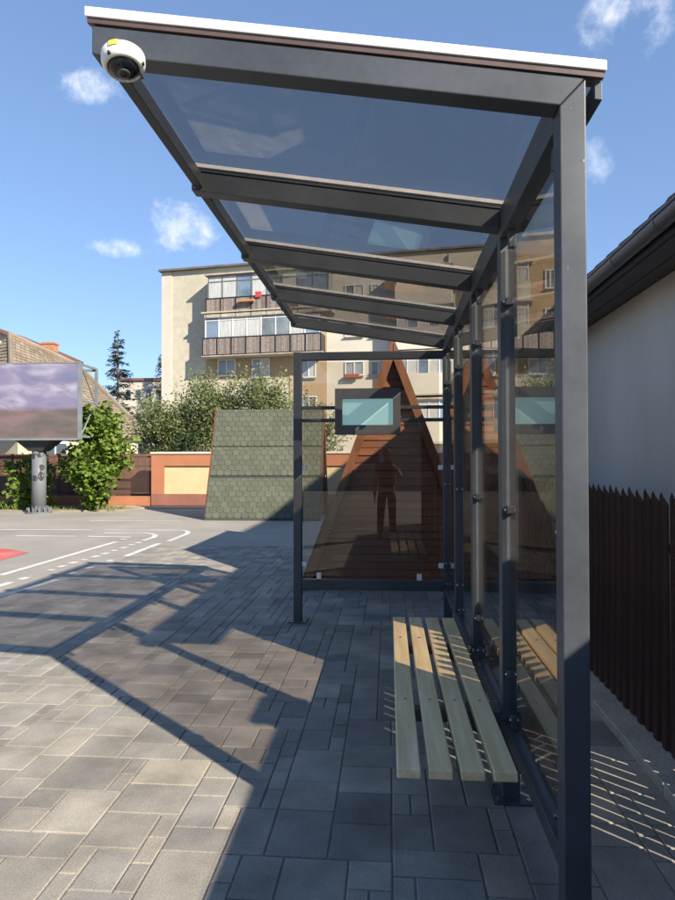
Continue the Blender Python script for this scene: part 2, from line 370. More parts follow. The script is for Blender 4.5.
# back wall: base rail, panes, clamps
for i in range(4):
    a, b = YP[i]+PW+.001, YP[i+1]-.001
    MB().box(XL+.004, XL+PW-.004, a, b, .285, .347).build('base_rail', frame_m, shelter, bevel=.003)
    MB().box(XL+.032, XL+.040, a+.014, b-.014, .385, 2.445).build('wall_pane', wall_g, shelter)
    for y, s in ((a, 1), (b, -1)):
        for z in (.56, 1.28, 2.20):
            cl = MB().box(XL+.018, XL+.054, min(y, y+s*.034), max(y, y+s*.034), z-.017, z+.017)
            c = cl.build('glass_clamp', frame_m, shelter, bevel=.004)
            MB().tube((XL+.018, y+s*.026, z), (XL+.011, y+s*.022, z), .008, n=14).build('clamp_bolt', steel, c)
    for y in (a+.09, b-.09):
        c = MB().box(XL+.02, XL+.052, y-.017, y+.017, .348, .405).build('glass_clamp', frame_m, shelter, bevel=.003)
        MB().tube((XL+.02, y, .388), (XL+.012, y, .388), .008, n=14).build('clamp_bolt', steel, c)
        c = MB().box(XL+.02, XL+.052, y-.017, y+.017, 2.415, 2.489).build('glass_clamp', frame_m, shelter, bevel=.003)
# end screen
YE = YP[4]; XE = -.8855
ep = MB().box(XE, XE+PW, YE, YE+PW, -.01, 2.506).build('end_post', frame_m, shelter, bevel=.004)
MB().box(XE-.05, XE+PW+.05, YE-.05, YE+PW+.05, -.004, .010).build('base_plate', frame_m, ep, bevel=.002)
MB().box(XE+PW+.001, XL-.001, YE+.002, YE+PW-.002, 2.432, 2.504).build('end_rail', frame_m, shelter, bevel=.004)
MB().box(XE+PW+.001, XL-.001, YE+.002, YE+PW-.002, .300, .392).build('end_rail', frame_m, shelter, bevel=.004)
MB().box(XE+PW+.015, XL-.035, YE+.034, YE+.042, .425, 2.415).build('end_pane', end_g, shelter)
for z in (1.985, 1.868):
    MB().box(XE+PW+.001, XL-.001, YE-.004, YE+.026, z-.016, z+.016).build('display_bar', frame_m, shelter, bevel=.003)
for x, s in ((XE+PW, 1), (XL, -1)):
    for z in (.53, 1.43):
        c = MB().box(min(x, x+s*.045), max(x, x+s*.045), YE+.020, YE+.056, z-.022, z+.022).build('glass_clamp', alu, shelter, bevel=.004)
for x in (XE+PW+.16, XL-.22):
    MB().box(x-.022, x+.022, YE+.020, YE+.056, .393, .452).build('glass_clamp', alu, shelter, bevel=.004)

# information display on the end screen
disp = empty('information_display', (0, YE-.06, 1.94), 0, 'dark grey boxed information display with blank pale teal screen on the shelter end panel', 'display')
x0, x1, z0, z1 = -.486, .105, -.208, .208; sx0, sx1, sz0, sz1 = -.421, .040, -.124, .116
grey_box = mat('grey_steel_box', (.085, .088, .092), .45, .12, 5)
MB().box(x0, x1, 0.0, .053, z0, z1).build('housing', grey_box, disp, bevel=.006)
b = MB(); yf, yb = -.07, -.001
b.box(x0, sx0, yf, yb, z0, z1).box(sx1, x1, yf, yb, z0, z1).box(sx0, sx1, yf, yb, z0, sz0).box(sx0, sx1, yf, yb, sz1, z1)
b.build('bezel', grey_box, disp, bevel=.0015)
scr = bpy.data.materials.new('blank_teal_screen'); scr.use_nodes = True; t = scr.node_tree; bs = t.nodes['Principled BSDF']
bs.inputs['Base Color'].default_value = (.16, .27, .28, 1); bs.inputs['Roughness'].default_value = .35
bs.inputs['Emission Color'].default_value = (.35, .62, .63, 1); bs.inputs['Emission Strength'].default_value = .22
MB().box(sx0+.001, sx1-.001, -.03, -.002, sz0+.001, sz1-.001).build('screen', scr, disp)

# bench
bench = empty('bench', (.23, 3.35, 0), 0, 'bench of four pale wooden slats bolted to the shelter back wall', 'bench')
BX0, BX1, BY0, BY1, BZ = .0254, .4429, 2.262, 4.43, .42
sw, gp = .0835, .0278
for i in range(4):
    xa = BX0 + i*(sw+gp)
    s_ = MB().box(xa-.23, xa+sw-.23, BY0-3.35, BY1-3.35, BZ-.036, BZ).build('slat', slat_m, bench, bevel=.005, seg=3)
    for y in (2.92, 3.92):
        MB().lathe([(.0, .0035), (.006, .003), (.0095, .001), (.0095, -.004)], (xa+sw/2-.23, y-3.35, BZ), (0, 0, 1), 14).build('bolt', steel, s_)
for y in (2.885, 3.885):
    a = MB().box(BX0+.02-.23, XL-.002-.23, y+.008-3.35, y+.066-3.35, BZ-.092, BZ-.037).build('support_arm', frame_m, bench, bevel=.003)
    MB().prism([(XL-.002-.23, BZ-.093), (XL-.002-.23, BZ-.22), (XL-.18-.23, BZ-.093)], 'y', y+.034-3.35, y+.041-3.35).build('gusset', frame_m, a)

# dome camera
dome = empty('dome_camera', (-.79, 1.838, 2.69), 0, 'white dome security camera with yellow sticker at the roof corner of the shelter', 'security camera')
ax = Vector((.12, -.18, -.97)).normalized()
white_pl = mat('white_plastic', (.78, .76, .70), .35, .05, 10)
dome_gl = mat('smoked_dome', (.012, .014, .02), .08, .1, 10)
sh = 0.0
MB().lathe([(0, -.026), (.060, -.026), (.064, -.022), (.064, -.002), (.062, .008), (.055, .017), (.050, .019), (.046, .0175), (.046, .010)], (0, 0, 0), ax, 40).build('body', white_pl, dome, smooth=True)
prof = [(.0455*math.cos(a), .0115+.026*math.sin(a)) for a in [R(i*10) for i in range(0, 10)]]
MB().lathe(prof, (0, 0, 0), ax, 32).build('dome', dome_gl, dome, smooth=True)
MB().lathe([(.018, .030), (.019, .0358), (.015, .0378), (.011, .0380)], (0, 0, 0), ax, 24).build('lens_ring', grey_box, dome, smooth=True)
a1 = ax.cross(Vector((1, 0, 0))).normalized(); a2 = ax.cross(a1)
for an in (R(20), R(160), R(270)):
    p = (a1*math.cos(an)+a2*math.sin(an))*.0585
    MB().tube(p+ax*.006, p+ax*.0142, .0055, n=12).build('screw', blackm, dome)
yel = mat('yellow_sticker', (.75, .62, .05), .5, .05, 9)
# sticker on the rim facing the pavement
n_out = Vector((-.1, -.80, .55)); n_out = (n_out-ax*n_out.dot(ax)).normalized(); tn = ax.cross(n_out)
st = MB()
for k in range(5):
    pass
pts = []
for k in range(6):
    an = -.22+.44*k/5
    d_ = n_out*math.cos(an)+tn*math.sin(an); pts.append((d_*.0666-ax*.022, d_*.0668-ax*.006))
for k in range(5): st.quad(pts[k][0], pts[k+1][0], pts[k+1][1], pts[k][1])
st.build('sticker', yel, dome)
MB().hexa([(-.045, .012, -.02), (.045, .012, -.02), (.045, .0495, -.02), (-.045, .0495, -.02), (-.03, .012, .022), (.03, .012, .022), (.03, .0495, .022), (-.03, .0495, .022)]).build('mount', frame_m, dome)

# ------------------------------------------------------------------ picket fence
fence_m = mat('dark_brown_fence_steel', (.036, .016, .014), .5, .25, 4, .05, 200, per=.15)
fence = empty('picket_fence', (1.385, 4, 0), 0, 'dark brown metal picket fence with pointed tops on a low concrete kerb', 'fence')
def picket_mesh():
    mb = MB(); w, d, t_ = .0465, .016, .0025
    prof = [(-w, 0), (-w*.62, 0), (-w*.45, -d), (w*.45, -d), (w*.62, 0), (w, 0)]
    hts = [1.285, 1.296, 1.306, 1.338, 1.306, 1.285]
    hts = [1.275, 1.290, 1.318, 1.318, 1.290, 1.275]
    vs = []
    # facing -X: profile runs along Y, depth along X
    prof2 = prof[:3]+[(0, -d)]+prof[3:]; hts2 = hts[:3]+[1.34]+hts[3:]
    n = len(prof2)
    for off in (0, t_):
        for (y_, x_), h in zip(prof2, hts2): mb.v += [(x_+off, y_, .056), (x_+off, y_, h)]
    for i in range(n-1):
        a = 2*i; mb.f.append((a, a+2, a+3, a+1)); c = 2*n+2*i; mb.f.append((c, c+1, c+3, c+2))
        mb.f.append((a+1, a+3, c+3, c+1)); mb.f.append((a, c, c+2, a+2))
    mb.f.append((0, 1, 2*n+1, 2*n)); e = 2*n-2; mb.f.append((e, 2*n+e, 2*n+e+1, e+1))
    me = mb.mesh('picket', fence_m)
    bm = bmesh.new(); bm.from_mesh(me); bmesh.ops.recalc_face_normals(bm, faces=bm.faces); bm.to_mesh(me); bm.free(); return me
pk = picket_mesh(); y = -3.9
while y < 14.6:
    o = link('picket', pk, fence); o.location = (0, y-4, random.uniform(-.006, .006)); o.rotation_euler = (random.gauss(0, .004), 0, random.gauss(0, .02)); y += .108
for z in (.15, 1.05): MB().box(.006, .036, -8, 10.6, z-.02, z+.02).build('rail', fence_m, fence)
yy = -3.2
while yy < 14:
    MB().box(.0375, .08, yy-4, yy-3.95, -.03, 1.22).build('fence_post', fence_m, fence); yy += 2.4

# ------------------------------------------------------------------ neighbouring white house
stucco = mat('white_stucco', (.56, .51, .44), .9, .06, 1.0, .5, 60, col2=(.66, .61, .54), speck=(1.1, .06), stretch=(1, 1, .35))
tile_m = mat('dark_brown_roof_tile', (.055, .038, .034), .6, .25, 3, .1, 40, per=.2)
soff_m = mat('dark_soffit_board', (.05, .045, .045), .5, .15, 3, per=.12)
gut_m = mat('brown_grey_gutter', (.12, .115, .12), .35, .1, 3)
house = empty('white_house', (2.35, 2.25, 0), 0, 'white stuccoed house with dark tiled roof and gutter beyond the brown picket fence', 'house')
HX, HY = 2.35, 2.25
def hb(mb, name, m, parent=house, **k):
    mb.v = [(v[0]-HX, v[1]-HY, v[2]) for v in mb.v]; return mb.build(name, m, parent, **k)
EX, EZ, HE = 1.86, 3.09, 14.0          # eave edge, height, far end
RX, RS = 6.6, .80
def rz(x): return EZ + (x-EX)*RS
hb(MB().prism([(HX, -.02), (2*RX-HX, -.02), (2*RX-HX, 3.06), (RX, rz(RX)-.16), (HX, 3.06)], 'y', HY, HE), 'wall', stucco)
rf = hb(MB().prism([(EX, EZ-.02), (RX, rz(RX)-.02), (2*RX-EX, EZ-.02), (2*RX-EX, EZ+.06), (RX, rz(RX)+.06), (EX, EZ+.06)], 'y', 1.66, HE+.5), 'roof', tile_m)
for i in range(5):                          # soffit boards
    xa = EX+.02+i*.096
    hb(MB().box(xa, xa+.092, 1.70, HE+.4, 3.055-(.004 if i % 2 else 0), 3.069), 'soffit_board', soff_m)
hb(MB().box(EX-.018, EX-.002, 1.68, HE+.45, 2.985, 3.10), 'fascia', soff_m)
# gutter, half round
gp_ = []
for k in range(13):
    a = math.pi + math.pi*k/12; gp_.append((1.785+.062*math.cos(a), 3.075+.075*math.sin(a)))
for k in range(12, -1, -1):
    a = math.pi + math.pi*k/12; gp_.append((1.785+.057*math.cos(a), 3.076+.070*math.sin(a)))
gut = hb(MB().prism(gp_, 'y', 1.64, HE+.5), 'gutter', gut_m)
hb(MB().tube((1.722, 1.64, 3.078), (1.722, HE+.5, 3.078), .011, n=10), 'gutter_bead', gut_m, gut)
y = 1.9
while y < HE:
    arc = [(1.785+.066*math.cos(math.pi+math.pi*k/10), 3.075+.079*math.sin(math.pi+math.pi*k/10)) for k in range(11)] + [(1.785+.0585*math.cos(math.pi+math.pi*k/10), 3.075+.0715*math.sin(math.pi+math.pi*k/10)) for k in range(10, -1, -1)]
    hb(MB().prism(arc, 'y', y, y+.03), 'gutter_bracket', gut_m, gut); y += .8
# eave row and next rows of tiles
tl = MB()
for i in range(9):
    y_ = -.15+.30*i/8; tl.v += [(0, y_, .03*math.cos(i/8*2*math.pi*1.0)+.03), (.36, y_, .03*math.cos(i/8*2*math.pi)+.03+.36*RS)]
k0 = len(tl.v)
tl.v += [(v[0], v[1], v[2]+.022) for v in tl.v]
for i in range(8):
    a = 2*i; tl.f += [(a, a+1, a+3, a+2), (k0+a, k0+a+2, k0+a+3, k0+a+1), (a, a+2, k0+a+2, k0+a)]
tl.f += [(0, k0, k0+1, 1), (16, 17, k0+17, k0+16)]
tmesh = tl.mesh('roof_tile', tile_m)
for row in range(5):
    y = 1.80; x = EX-.045+row*.32
    while y < HE+.5:
        o = link('roof_tile', tmesh, rf); o.location = (x-HX, y-HY, EZ+.062+(x-EX)*RS+random.uniform(0, .008)); y += .292
# verge tiles along the gable end
for k in range(14):
    x = EX-.03+k*.34
    o = hb(MB().hexa([(x, 1.60, rz(x)+.02), (x+.36, 1.60, rz(x+.36)+.02), (x+.36, 1.74, rz(x+.36)+.02), (x, 1.74, rz(x)+.02),
                      (x, 1.60, rz(x)+.13+.02), (x+.36, 1.60, rz(x+.36)+.09+.02), (x+.36, 1.74, rz(x+.36)+.09+.02), (x, 1.74, rz(x)+.13+.02)]), 'verge_tile', tile_m, rf)

th2 = empty('unseen_tall_house', (11, 6, 0), 0, 'unseen taller plain house behind the white stuccoed house, sized for its shadow', 'house')  # unseen house, added and sized to cast shade on the shingled cabin
MB().box(-2.8, 4, -5.4, 6, -.05, 8.6).build('wall', stucco, th2)
MB().box(-3.0, 4.2, -5.6, 6.2, 8.601, 9.06).build('roof', tile_m, th2)
for k in range(4):
    for z in (1.0, 4.2, 6.6):
        w_ = MB().box(-2.85, -2.801, -4.6+k*2.7, -3.4+k*2.7, z, z+1.3).build('window', soff_m, th2)
# unseen wall and pillar behind the picket fence, added to cast the near shadow
shadow_wall = empty('unseen_wall', (1.8, -.6, 0), 0, 'unseen plastered wall with tiled coping behind the picket fence, sized for its shadow', 'wall')
def sb(mb, name, m, par=shadow_wall, **k):
    mb.v = [(v[0]-1.8, v[1]+.6, v[2]) for v in mb.v]; return mb.build(name, m, par, **k)
sb(MB().box(1.72, 1.88, -3.0, 1.40, -.02, 1.86), 'wall', stucco)
for k in range(15): sb(MB().prism([(1.69, 1.862), (1.91, 1.862), (1.91, 1.90), (1.80, 1.955), (1.69, 1.90)], 'y', -3.05+k*.297, -3.05+k*.297+.29), 'coping_tile', tile_m)
sb(MB().box(1.70, 1.90, 1.42, 1.70, -.02, 1.98), 'pillar', stucco)
sb(MB().prism([(1.66, 1.982), (1.94, 1.982), (1.94, 2.02), (1.80, 2.09), (1.66, 2.02)], 'y', 1.38, 1.74), 'pillar_cap', tile_m)

# ------------------------------------------------------------------ A-frame cabins
stain = mat('orange_brown_stained_plank', (.15, .048, .015), .55, .2, 2.0, .12, 50, col2=(.215, .074, .023), stretch=(.8, 8, 8), per=.16)
barge = mat('honey_bargeboard', (.15, .056, .021), .5, .2, 2.5, .08, 40, stretch=(6, 6, 1))
shing = mat('green_shingle', (.088, .096, .068), .95, .2, 30, .5, 300, per=.13)
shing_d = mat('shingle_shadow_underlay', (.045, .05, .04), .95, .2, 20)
CA_H, CA_W, CA_D = 2.83, 1.05, 2.9
def make_cabin(loc, rz_, label, shown=0):
    c = empty('a_frame_cabin', loc, rz_, label, 'cabin', 'A-frame cabins on the court')
    L_ = math.hypot(CA_H, CA_W); nx_, nz_ = CA_H/L_, CA_W/L_
    # planks of both gables
    for (ya, yb) in ((.085, .11), (CA_D-.11, CA_D-.085)):
        z = .06; ph = .088
        while z < CA_H-.15:
            zt = min(z+ph-.006, CA_H-.12); w0 = CA_W*(1-z/CA_H)-.03; w1 = CA_W*(1-zt/CA_H)-.03
            d = random.uniform(-.003, .003)
            if w1 > .01:
                MB().hexa([(-w0, ya+d-.006, z), (w0, ya+d-.006, z), (w0, yb, z), (-w0, yb, z), (-w1, ya+d+.006, zt), (w1, ya+d+.006, zt), (w1, yb, zt), (-w1, yb, zt)]).build('plank', stain, c)
            z += ph
        MB().prism([(-CA_W+.06, .03), (CA_W-.06, .03), (0, CA_H-.18)], 'y', (yb if ya < 1 else ya-.012), (yb+.012 if ya < 1 else ya)).build('gable_backing', blackm, c)
    for s in (-1, 1):
        # roof slab
        t_ = .05
        p0 = Vector((s*CA_W, 0, 0.0)); p1 = Vector((0, 0, CA_H)); n = Vector((s*nx_, 0, nz_)); d = (p1-p0).normalized()
        def slab(a, b, off0, off1, y0, y1, mb=None):
            mb = mb or MB(); q = [p0+d*a+n*off0, p0+d*b+n*off0, p0+d*b+n*off1, p0+d*a+n*off1]
            k = len(mb.v)
            mb.v += [(v.x, y0, v.z) for v in q]+[(v.x, y1, v.z) for v in q]
            mb.f += [(k, k+1, k+2, k+3), (k+7, k+6, k+5, k+4)]+[(k+i, k+(i+1) % 4, k+4+(i+1) % 4, k+4+i) for i in range(4)]
            return mb
        rs = slab(.03, L_-.02, -.045, -.004, .02, CA_D-.02).build('roof_panel', shing_d, c)
        for (a, b, off) in ((.03, 1.08, .035), (1.17, 1.96, 0.0), (1.985, L_, 0.0)):
            slab(a, b, off-.003, off+.012, 0, CA_D).build('shingle_underlay', shing_d, rs)
            mb = MB(); rowh = .14; tw = .185; r_ = 0; a_ = a; single = False
            while a_ < b-.02:
                top = min(a_+rowh+.03, b); y = -(tw/2 if r_ % 2 else 0)
                while y < CA_D:
                    ya = max(0, y+.001); yb_ = min(CA_D, y+tw-.001)
                    if yb_-ya > .02:
                        lift = random.uniform(.002, .007); ch = min(.038, (yb_-ya)*.25); g_ = .006
                        pr = [(ya+g_+ch, a_), (yb_-g_-ch, a_), (yb_-g_, a_+ch), (yb_-g_, a_+.075), (yb_, top), (ya, top), (ya+g_, a_+.075), (ya+g_, a_+ch)]
                        if single: mb = MB()
                        k = len(mb.v); o1 = off+.015+lift+.004; o2 = off+.0135
                        hi = [p0+d*q[1]+n*(o2+(o1-o2)*max(0, 1-(q[1]-a_)/(top-a_))) for q in pr]
                        mb.v += [(v.x, q[0], v.z) for v, q in zip(hi, pr)]
                        lo = [p0+d*q[1]+n*(off+.0125) for q in pr]
                        mb.v += [(v.x, q[0], v.z) for v, q in zip(lo, pr)]
                        mb.f.append(tuple(range(k, k+8)))
                        for i in (0, 1, 2, 6, 7): mb.f.append((k+i, k+(i+1) % 8, k+8+(i+1) % 8, k+8+i))
                        if single: mb.build('shingle', shing, rs, fix=False)
                    y += tw
                a_ += rowh; r_ += 1
            if not single: stuff(mb.build('shingle_course', shing, rs, fix=False))
        for y0 in (-.025, CA_D+.001):
            o1, o2 = .030, -.06; g_ = .004
            q = [p0+n*o2, p0+n*o1, Vector((s*g_, 0, CA_H+o1/nz_-g_*3)), Vector((s*g_, 0, CA_H+o2/nz_-g_*3))]
            MB().prism([(v.x, v.z) for v in q], 'y', y0, y0+.024).build('bargeboard', barge, c)
        slab(-.03, .028, -.05, .05, .0, CA_D).build('foot_beam', shing_d, c)
    return c
make_cabin((.055, 7.35, 0), 0, 'A-frame cabin with orange-brown plank gable seen through the shelter end glass')
make_cabin((-4.62, 16.84, 0), R(-90), 'A-frame cabin with its green shingled roof side facing the court, before the orange wall', shown=1)

# ------------------------------------------------------------------ garden wall with yellow panels, mesh fence
orange = mat('terracotta_render', (.36, .145, .075), .9, .1, 2, .2, 60)
yellow = mat('cream_yellow_render', (.50, .41, .235), .9, .08, 2, .2, 60)
plinth_m = mat('brown_red_plinth', (.24, .10, .07), .9, .15, 2, .2, 60)
coping_m = mat('pale_coping', (.55, .50, .42), .85, .12, 3)
GY = 20.0
def wall_seg(xa, xb, label):
    w = empty('garden_wall', ((xa+xb)/2, GY, 0), 0, label, 'garden wall')
    c = (xa+xb)/2
    MB().box(xa-c, xb-c, .06, .28, -.05, 1.70).build('wall_core', yellow, w)
    f = MB().box(xa-c, xb-c, .0, .058, 1.32, 1.70).box(xa-c, xa+.42-c, .0, .058, .42, 1.318).box(xb-.42-c, xb-c, .0, .058, .42, 1.318)
    f.build('render_frame', orange, w)
    MB().box(xa-c, xb-c, -.012, .058, -.05, .418).build('plinth', plinth_m, w)
    MB().box(xa-.03-c, xb+.03-c, -.04, .32, 1.701, 1.77).build('coping', coping_m, w, bevel=.01)
    return w
wall_seg(-7.62, -4.05, 'rendered orange wall with yellow panel between mesh fence and shingled cabin')
wall_seg(-4.03, -.45, 'rendered orange wall with yellow panel behind the green shingled cabin')
wall_seg(-.43, 5.5, 'rendered orange wall with yellow panel behind the plank gabled cabin')
iron = mat('rusty_brown_iron', (.075, .045, .038), .7, .3, 6, .1, 80)
mesh_m = mat('brown_mesh_sheet', (.12, .078, .066), .7, .2, 3)
mf = empty('mesh_fence', (-12.5, GY+.05, 0), 0, 'brown iron mesh fence on low orange footing beside the maple', 'fence')
XA, XB = -22.0, -7.66
MB().box(XA+12.5, XB+12.5, -.02, .22, -.05, .34).build('footing', orange, mf)
x = XA
wires = MB()
while x < XB-.1:
    xe_ = min(x+1.55, XB-.02)
    MB().box(x+12.5, x+12.55, .05, .10, .341, 1.72).build('fence_post', iron, mf)
    MB().box(x+12.56, xe_+12.5, .055, .095, 1.60, 1.64).box(x+12.56, xe_+12.5, .055, .095, .42, .46).box(x+12.56, xe_+12.5, .055, .095, 1.30, 1.33).build('frame', iron, mf)
    k = x+.06
    while k < xe_:                                   # diamond mesh strands
        wires.v += []
        k += .075
    n = int((xe_-x)/.07)
    for i in range(-16, n):
        for s in (1, -1):
            xa_ = x+.06+i*.07; za, zb = .46, 1.60; run = (zb-za)
            pa = Vector((xa_, .075, za if s > 0 else zb)); pb = Vector((xa_+run, .075, zb if s > 0 else za))
            t0 = max(0, (x+.06-xa_)/run); t1 = min(1, (xe_-xa_)/run)
            if t1-t0 < .02: continue
            q0 = pa.lerp(pb, t0); q1 = pa.lerp(pb, t1); o_ = Vector((.007, 0, 0))
            wires.quad((q0.x-.007+12.5, .07+s*.004, q0.z), (q0.x+.007+12.5, .07+s*.004, q0.z), (q1.x+.007+12.5, .07+s*.004, q1.z), (q1.x-.007+12.5, .07+s*.004, q1.z))
    x += 1.6
stuff(wires.build('wire_mesh', mesh_m, mf, fix=False))
struct(MB().box(-22, 6, 19.35, 19.985, -.02, .035).build('pavement_strip', concrete))
# brown boarding behind the mesh fence
bb = empty('board_screen', (-16, 21.0, 0), 0, 'reddish brown upright board screen behind the mesh fence', 'fence')
bmat_ = mat('red_brown_board', (.15, .072, .052), .8, .2, 3, per=.2)
bmesh_ = MB().box(0, .235, 0, .03, .1, 1.72).mesh('board', bmat_)
for i in range(54):
    o = link('board', bmesh_, bb); o.location = (-5.2+i*.245, random.uniform(0, .015), random.uniform(-.01, .01))
for z in (.4, 1.4): MB().box(-5.2, 8.0, .05, .09, z, z+.08).build('rail', bmat_, bb)

# ------------------------------------------------------------------ LED billboard
PBX = -10.02; PBY = 17.6
bill = empty('led_billboard', (PBX, PBY, 0), 0, 'large LED billboard with purple landscape picture on a grey round pole', 'billboard')
pole_m = mat('chipped_grey_pole', (.13, .142, .155), .6, .12, 3, .1, 60)
bp_dark = mat('flaked_black_paint', (.03, .032, .035), .8, .2, 9)
tp = lambda x, y: atY(x, y, PBY-.45)
s_r = tp(78, 363); s_b = tp(78, 438)
lx = s_r.x-6.4; rx = s_r.x; zt, zb = s_r.z, s_b.z
pl_ = MB().tube((0, 0, -.02), (0, 0, zb-.35), .195, n=28).build('pole', pole_m, bill, smooth=False)
pl_.data.shade_smooth()
for (az, z, r_) in ((-60, 1.72, .15), (-110, 1.62, .09), (-95, .98, .10), (-45, 1.05, .13), (-40, 1.3, .09), (-70, 1.80, .08)):
    mb = MB(); k = []
    for i in range(11):
        t_ = 2*math.pi*i/11; rr_ = r_*random.uniform(.6, 1.15); a_ = R(az)+rr_*math.cos(t_)/.2
        k.append((.1985*math.cos(a_), .1985*math.sin(a_), z+rr_*1.1*math.sin(t_)))
    c_ = (.199*math.cos(R(az)), .199*math.sin(R(az)), z)
    for i in range(11): mb.quad(c_, k[i], k[(i+1) % 11])
    mb.build('paint_patch', bp_dark, pl_)
MB().tube((0, 0, -.01), (0, 0, .03), .36, n=28).build('base_flange', pole_m, bill)
b = MB()
for i in range(12):
    a = 2*math.pi*i/12; b.tube((.30*math.cos(a), .30*math.sin(a), .03), (.30*math.cos(a), .30*math.sin(a), .15), .025, n=8)
    b.box(.19*math.cos(a)-.01, .19*math.cos(a)+.06, .19*math.sin(a)-.01, .19*math.sin(a)+.01, .03, .2)
b.build('flange_bolts', pole_m, bill)
hd = MB(); 
hd.hexa([(-.2, -.2, zb-.36), (.2, -.2, zb-.36), (.2, .2, zb-.36), (-.2, .2, zb-.36), (-.55, -.35, zb-.03), (.55, -.35, zb-.03), (.55, .35, zb-.03), (-.55, .35, zb-.03)]).build('pole_head', bp_dark, bill)
led = bpy.data.materials.new('led_picture'); led.use_nodes = True; t = led.node_tree; L = t.links.new
bs = t.nodes['Principled BSDF']; bs.inputs['Roughness'].default_value = .6
co = N(t, 'ShaderNodeTexCoord'); sp = N(t, 'ShaderNodeSeparateXYZ'); L(co.outputs['Generated'], sp.inputs[0])
mpg = N(t, 'ShaderNodeMapping'); mpg.inputs['Scale'].default_value = (5.0, 1, 4.2); L(co.outputs['Generated'], mpg.inputs[0])
na = N(t, 'ShaderNodeTexNoise'); na.inputs['Scale'].default_value = 1.3; na.inputs['Detail'].default_value = 7; na.inputs['Distortion'].default_value = .6; L(mpg.outputs[0], na.inputs['Vector'])
rs_ = N(t, 'ShaderNodeValToRGB'); e = rs_.color_ramp.elements
e[0].position = .3; e[0].color = (.20, .21, .36, 1); e[1].position = .72; e[1].color = (.55, .52, .62, 1); k_ = e.new(.5); k_.color = (.31, .27, .40, 1)
L(na.outputs['Fac'], rs_.inputs[0])
rg = N(t, 'ShaderNodeValToRGB'); e = rg.color_ramp.elements
e[0].position = .35; e[0].color = (.15, .13, .115, 1); e[1].position = .8; e[1].color = (.32, .20, .19, 1); L(na.outputs['Fac'], rg.inputs[0])
hz = N(t, 'ShaderNodeMapRange', interpolation_type='SMOOTHSTEP'); L(sp.outputs['Z'], hz.inputs[0]); hz.inputs[1].default_value = .35; hz.inputs[2].default_value = .44
mx = N(t, 'ShaderNodeMixRGB'); L(hz.outputs[0], mx.inputs[0]); L(rg.outputs[0], mx.inputs[1]); L(rs_.outputs[0], mx.inputs[2])
dk = N(t, 'ShaderNodeMixRGB', blend_type='MULTIPLY'); dk.inputs[0].default_value = 1; dk.inputs[2].default_value = (.22, .22, .22, 1); L(mx.outputs[0], dk.inputs[1])
L(dk.outputs[0], bs.inputs['Base Color']); L(mx.outputs[0], bs.inputs['Emission Color']); bs.inputs['Emission Strength'].default_value = .38
o = (PBX, PBY)
MB().box(lx-o[0], rx-o[0], -.45, -.40, zb, zt).build('screen', led, bill)
bk = MB().box(lx-o[0], rx-.02-o[0], -.398, -.20, zb+.02, zt-.02).build('cabinet', bp_dark, bill)
fr = MB(); tube_m = mat('billboard_frame_steel', (.16, .18, .19), .5, .15, 4)
xr = rx-o[0]
fr.box(xr+.002, xr+.09, -.47, -.36, zb-.05, zt+.03)                       # front upright
fr.box(xr+.02, xr+.09, .52, .60, zb+.02, zt-.02)                           # rear upright
for z in (zt-.03, zb+.05, (zt+zb)/2): fr.box(xr+.03, xr+.08, -.359, .519, z-.03, z+.03)
fr.box(lx-o[0], xr-.001, -.47, -.36, zt+.001, zt+.03).box(lx-o[0], xr-.001, -.47, -.36, zb-.06, zb-.001)
fr.box(lx-o[0], xr, .52, .60, zt-.10, zt-.03).box(lx-o[0], xr, .52, .60, zb+.02, zb+.10)
fr.tube((xr+.055, -.34, zt-.1), (xr+.055, .50, (zt+zb)/2), .022, n=6).tube((xr+.055, .50, (zt+zb)/2), (xr+.055, -.34, zb+.1), .022, n=6)
fr.build('frame', tube_m, bill)

# ------------------------------------------------------------------ plants
bark = mat('grey_brown_bark', (.11, .085, .06), .9, .25, 8, .4, 60)
def leafmat(name, a, b): return mat(name, a, .55, .2, 1.2, col2=b, per=.22, trans=.3, spec=.35)
lf_maple = leafmat('yellow_green_leaf', (.105, .17, .022), (.16, .235, .04))
lf_tree = leafmat('olive_green_leaf', (.14, .178, .065), (.235, .27, .115))
lf_dark = leafmat('dark_green_leaf', (.035, .06, .025), (.06, .09, .035))
lf_need = leafmat('spruce_needle', (.022, .042, .032), (.038, .062, .045))
def leaf(mb, p, L_, w, d, n_, lobed=False):
    d = d.normalized(); s = d.cross(n_).normalized(); nn = s.cross(d)
    k = len(mb.v)
    if lobed:
        sh_ = [(0, 0), (.45, .12), (.55, .42), (.2, .5), (.28, .75), (0, 1), (-.28, .75), (-.2, .5), (-.55, .42), (-.45, .12)]
        mb.v += [tuple(p+s*(a*w)+d*(b*L_)-nn*(abs(a)*.25*w+b*b*.15*L_)) for a, b in sh_]
        mb.f += [tuple(k+i for i in (0, 1, 2, 3, 4, 5)), tuple(k+i for i in (0, 5, 6, 7, 8, 9))]
    else:
        mb.v += [tuple(p), tuple(p+s*w*.5+d*L_*.45-nn*w*.12), tuple(p+d*L_-nn*L_*.12), tuple(p-s*w*.5+d*L_*.45-nn*w*.12)]
        mb.f += [(k, k+1, k+2), (k, k+2, k+3)]
def rv(): 
    while True:
        v = Vector((random.uniform(-1, 1), random.uniform(-1, 1), random.uniform(-1, 1)))
        if .05 < v.length < 1: return v
def limb(mb, pts, r0_, r1_, n=7):
    for i in range(len(pts)-1):
        a = r0_+(r1_-r0_)*i/(len(pts)-1); b = r0_+(r1_-r0_)*(i+1)/(len(pts)-1); mb.tube(pts[i], pts[i+1], a, b, n, cap=False)
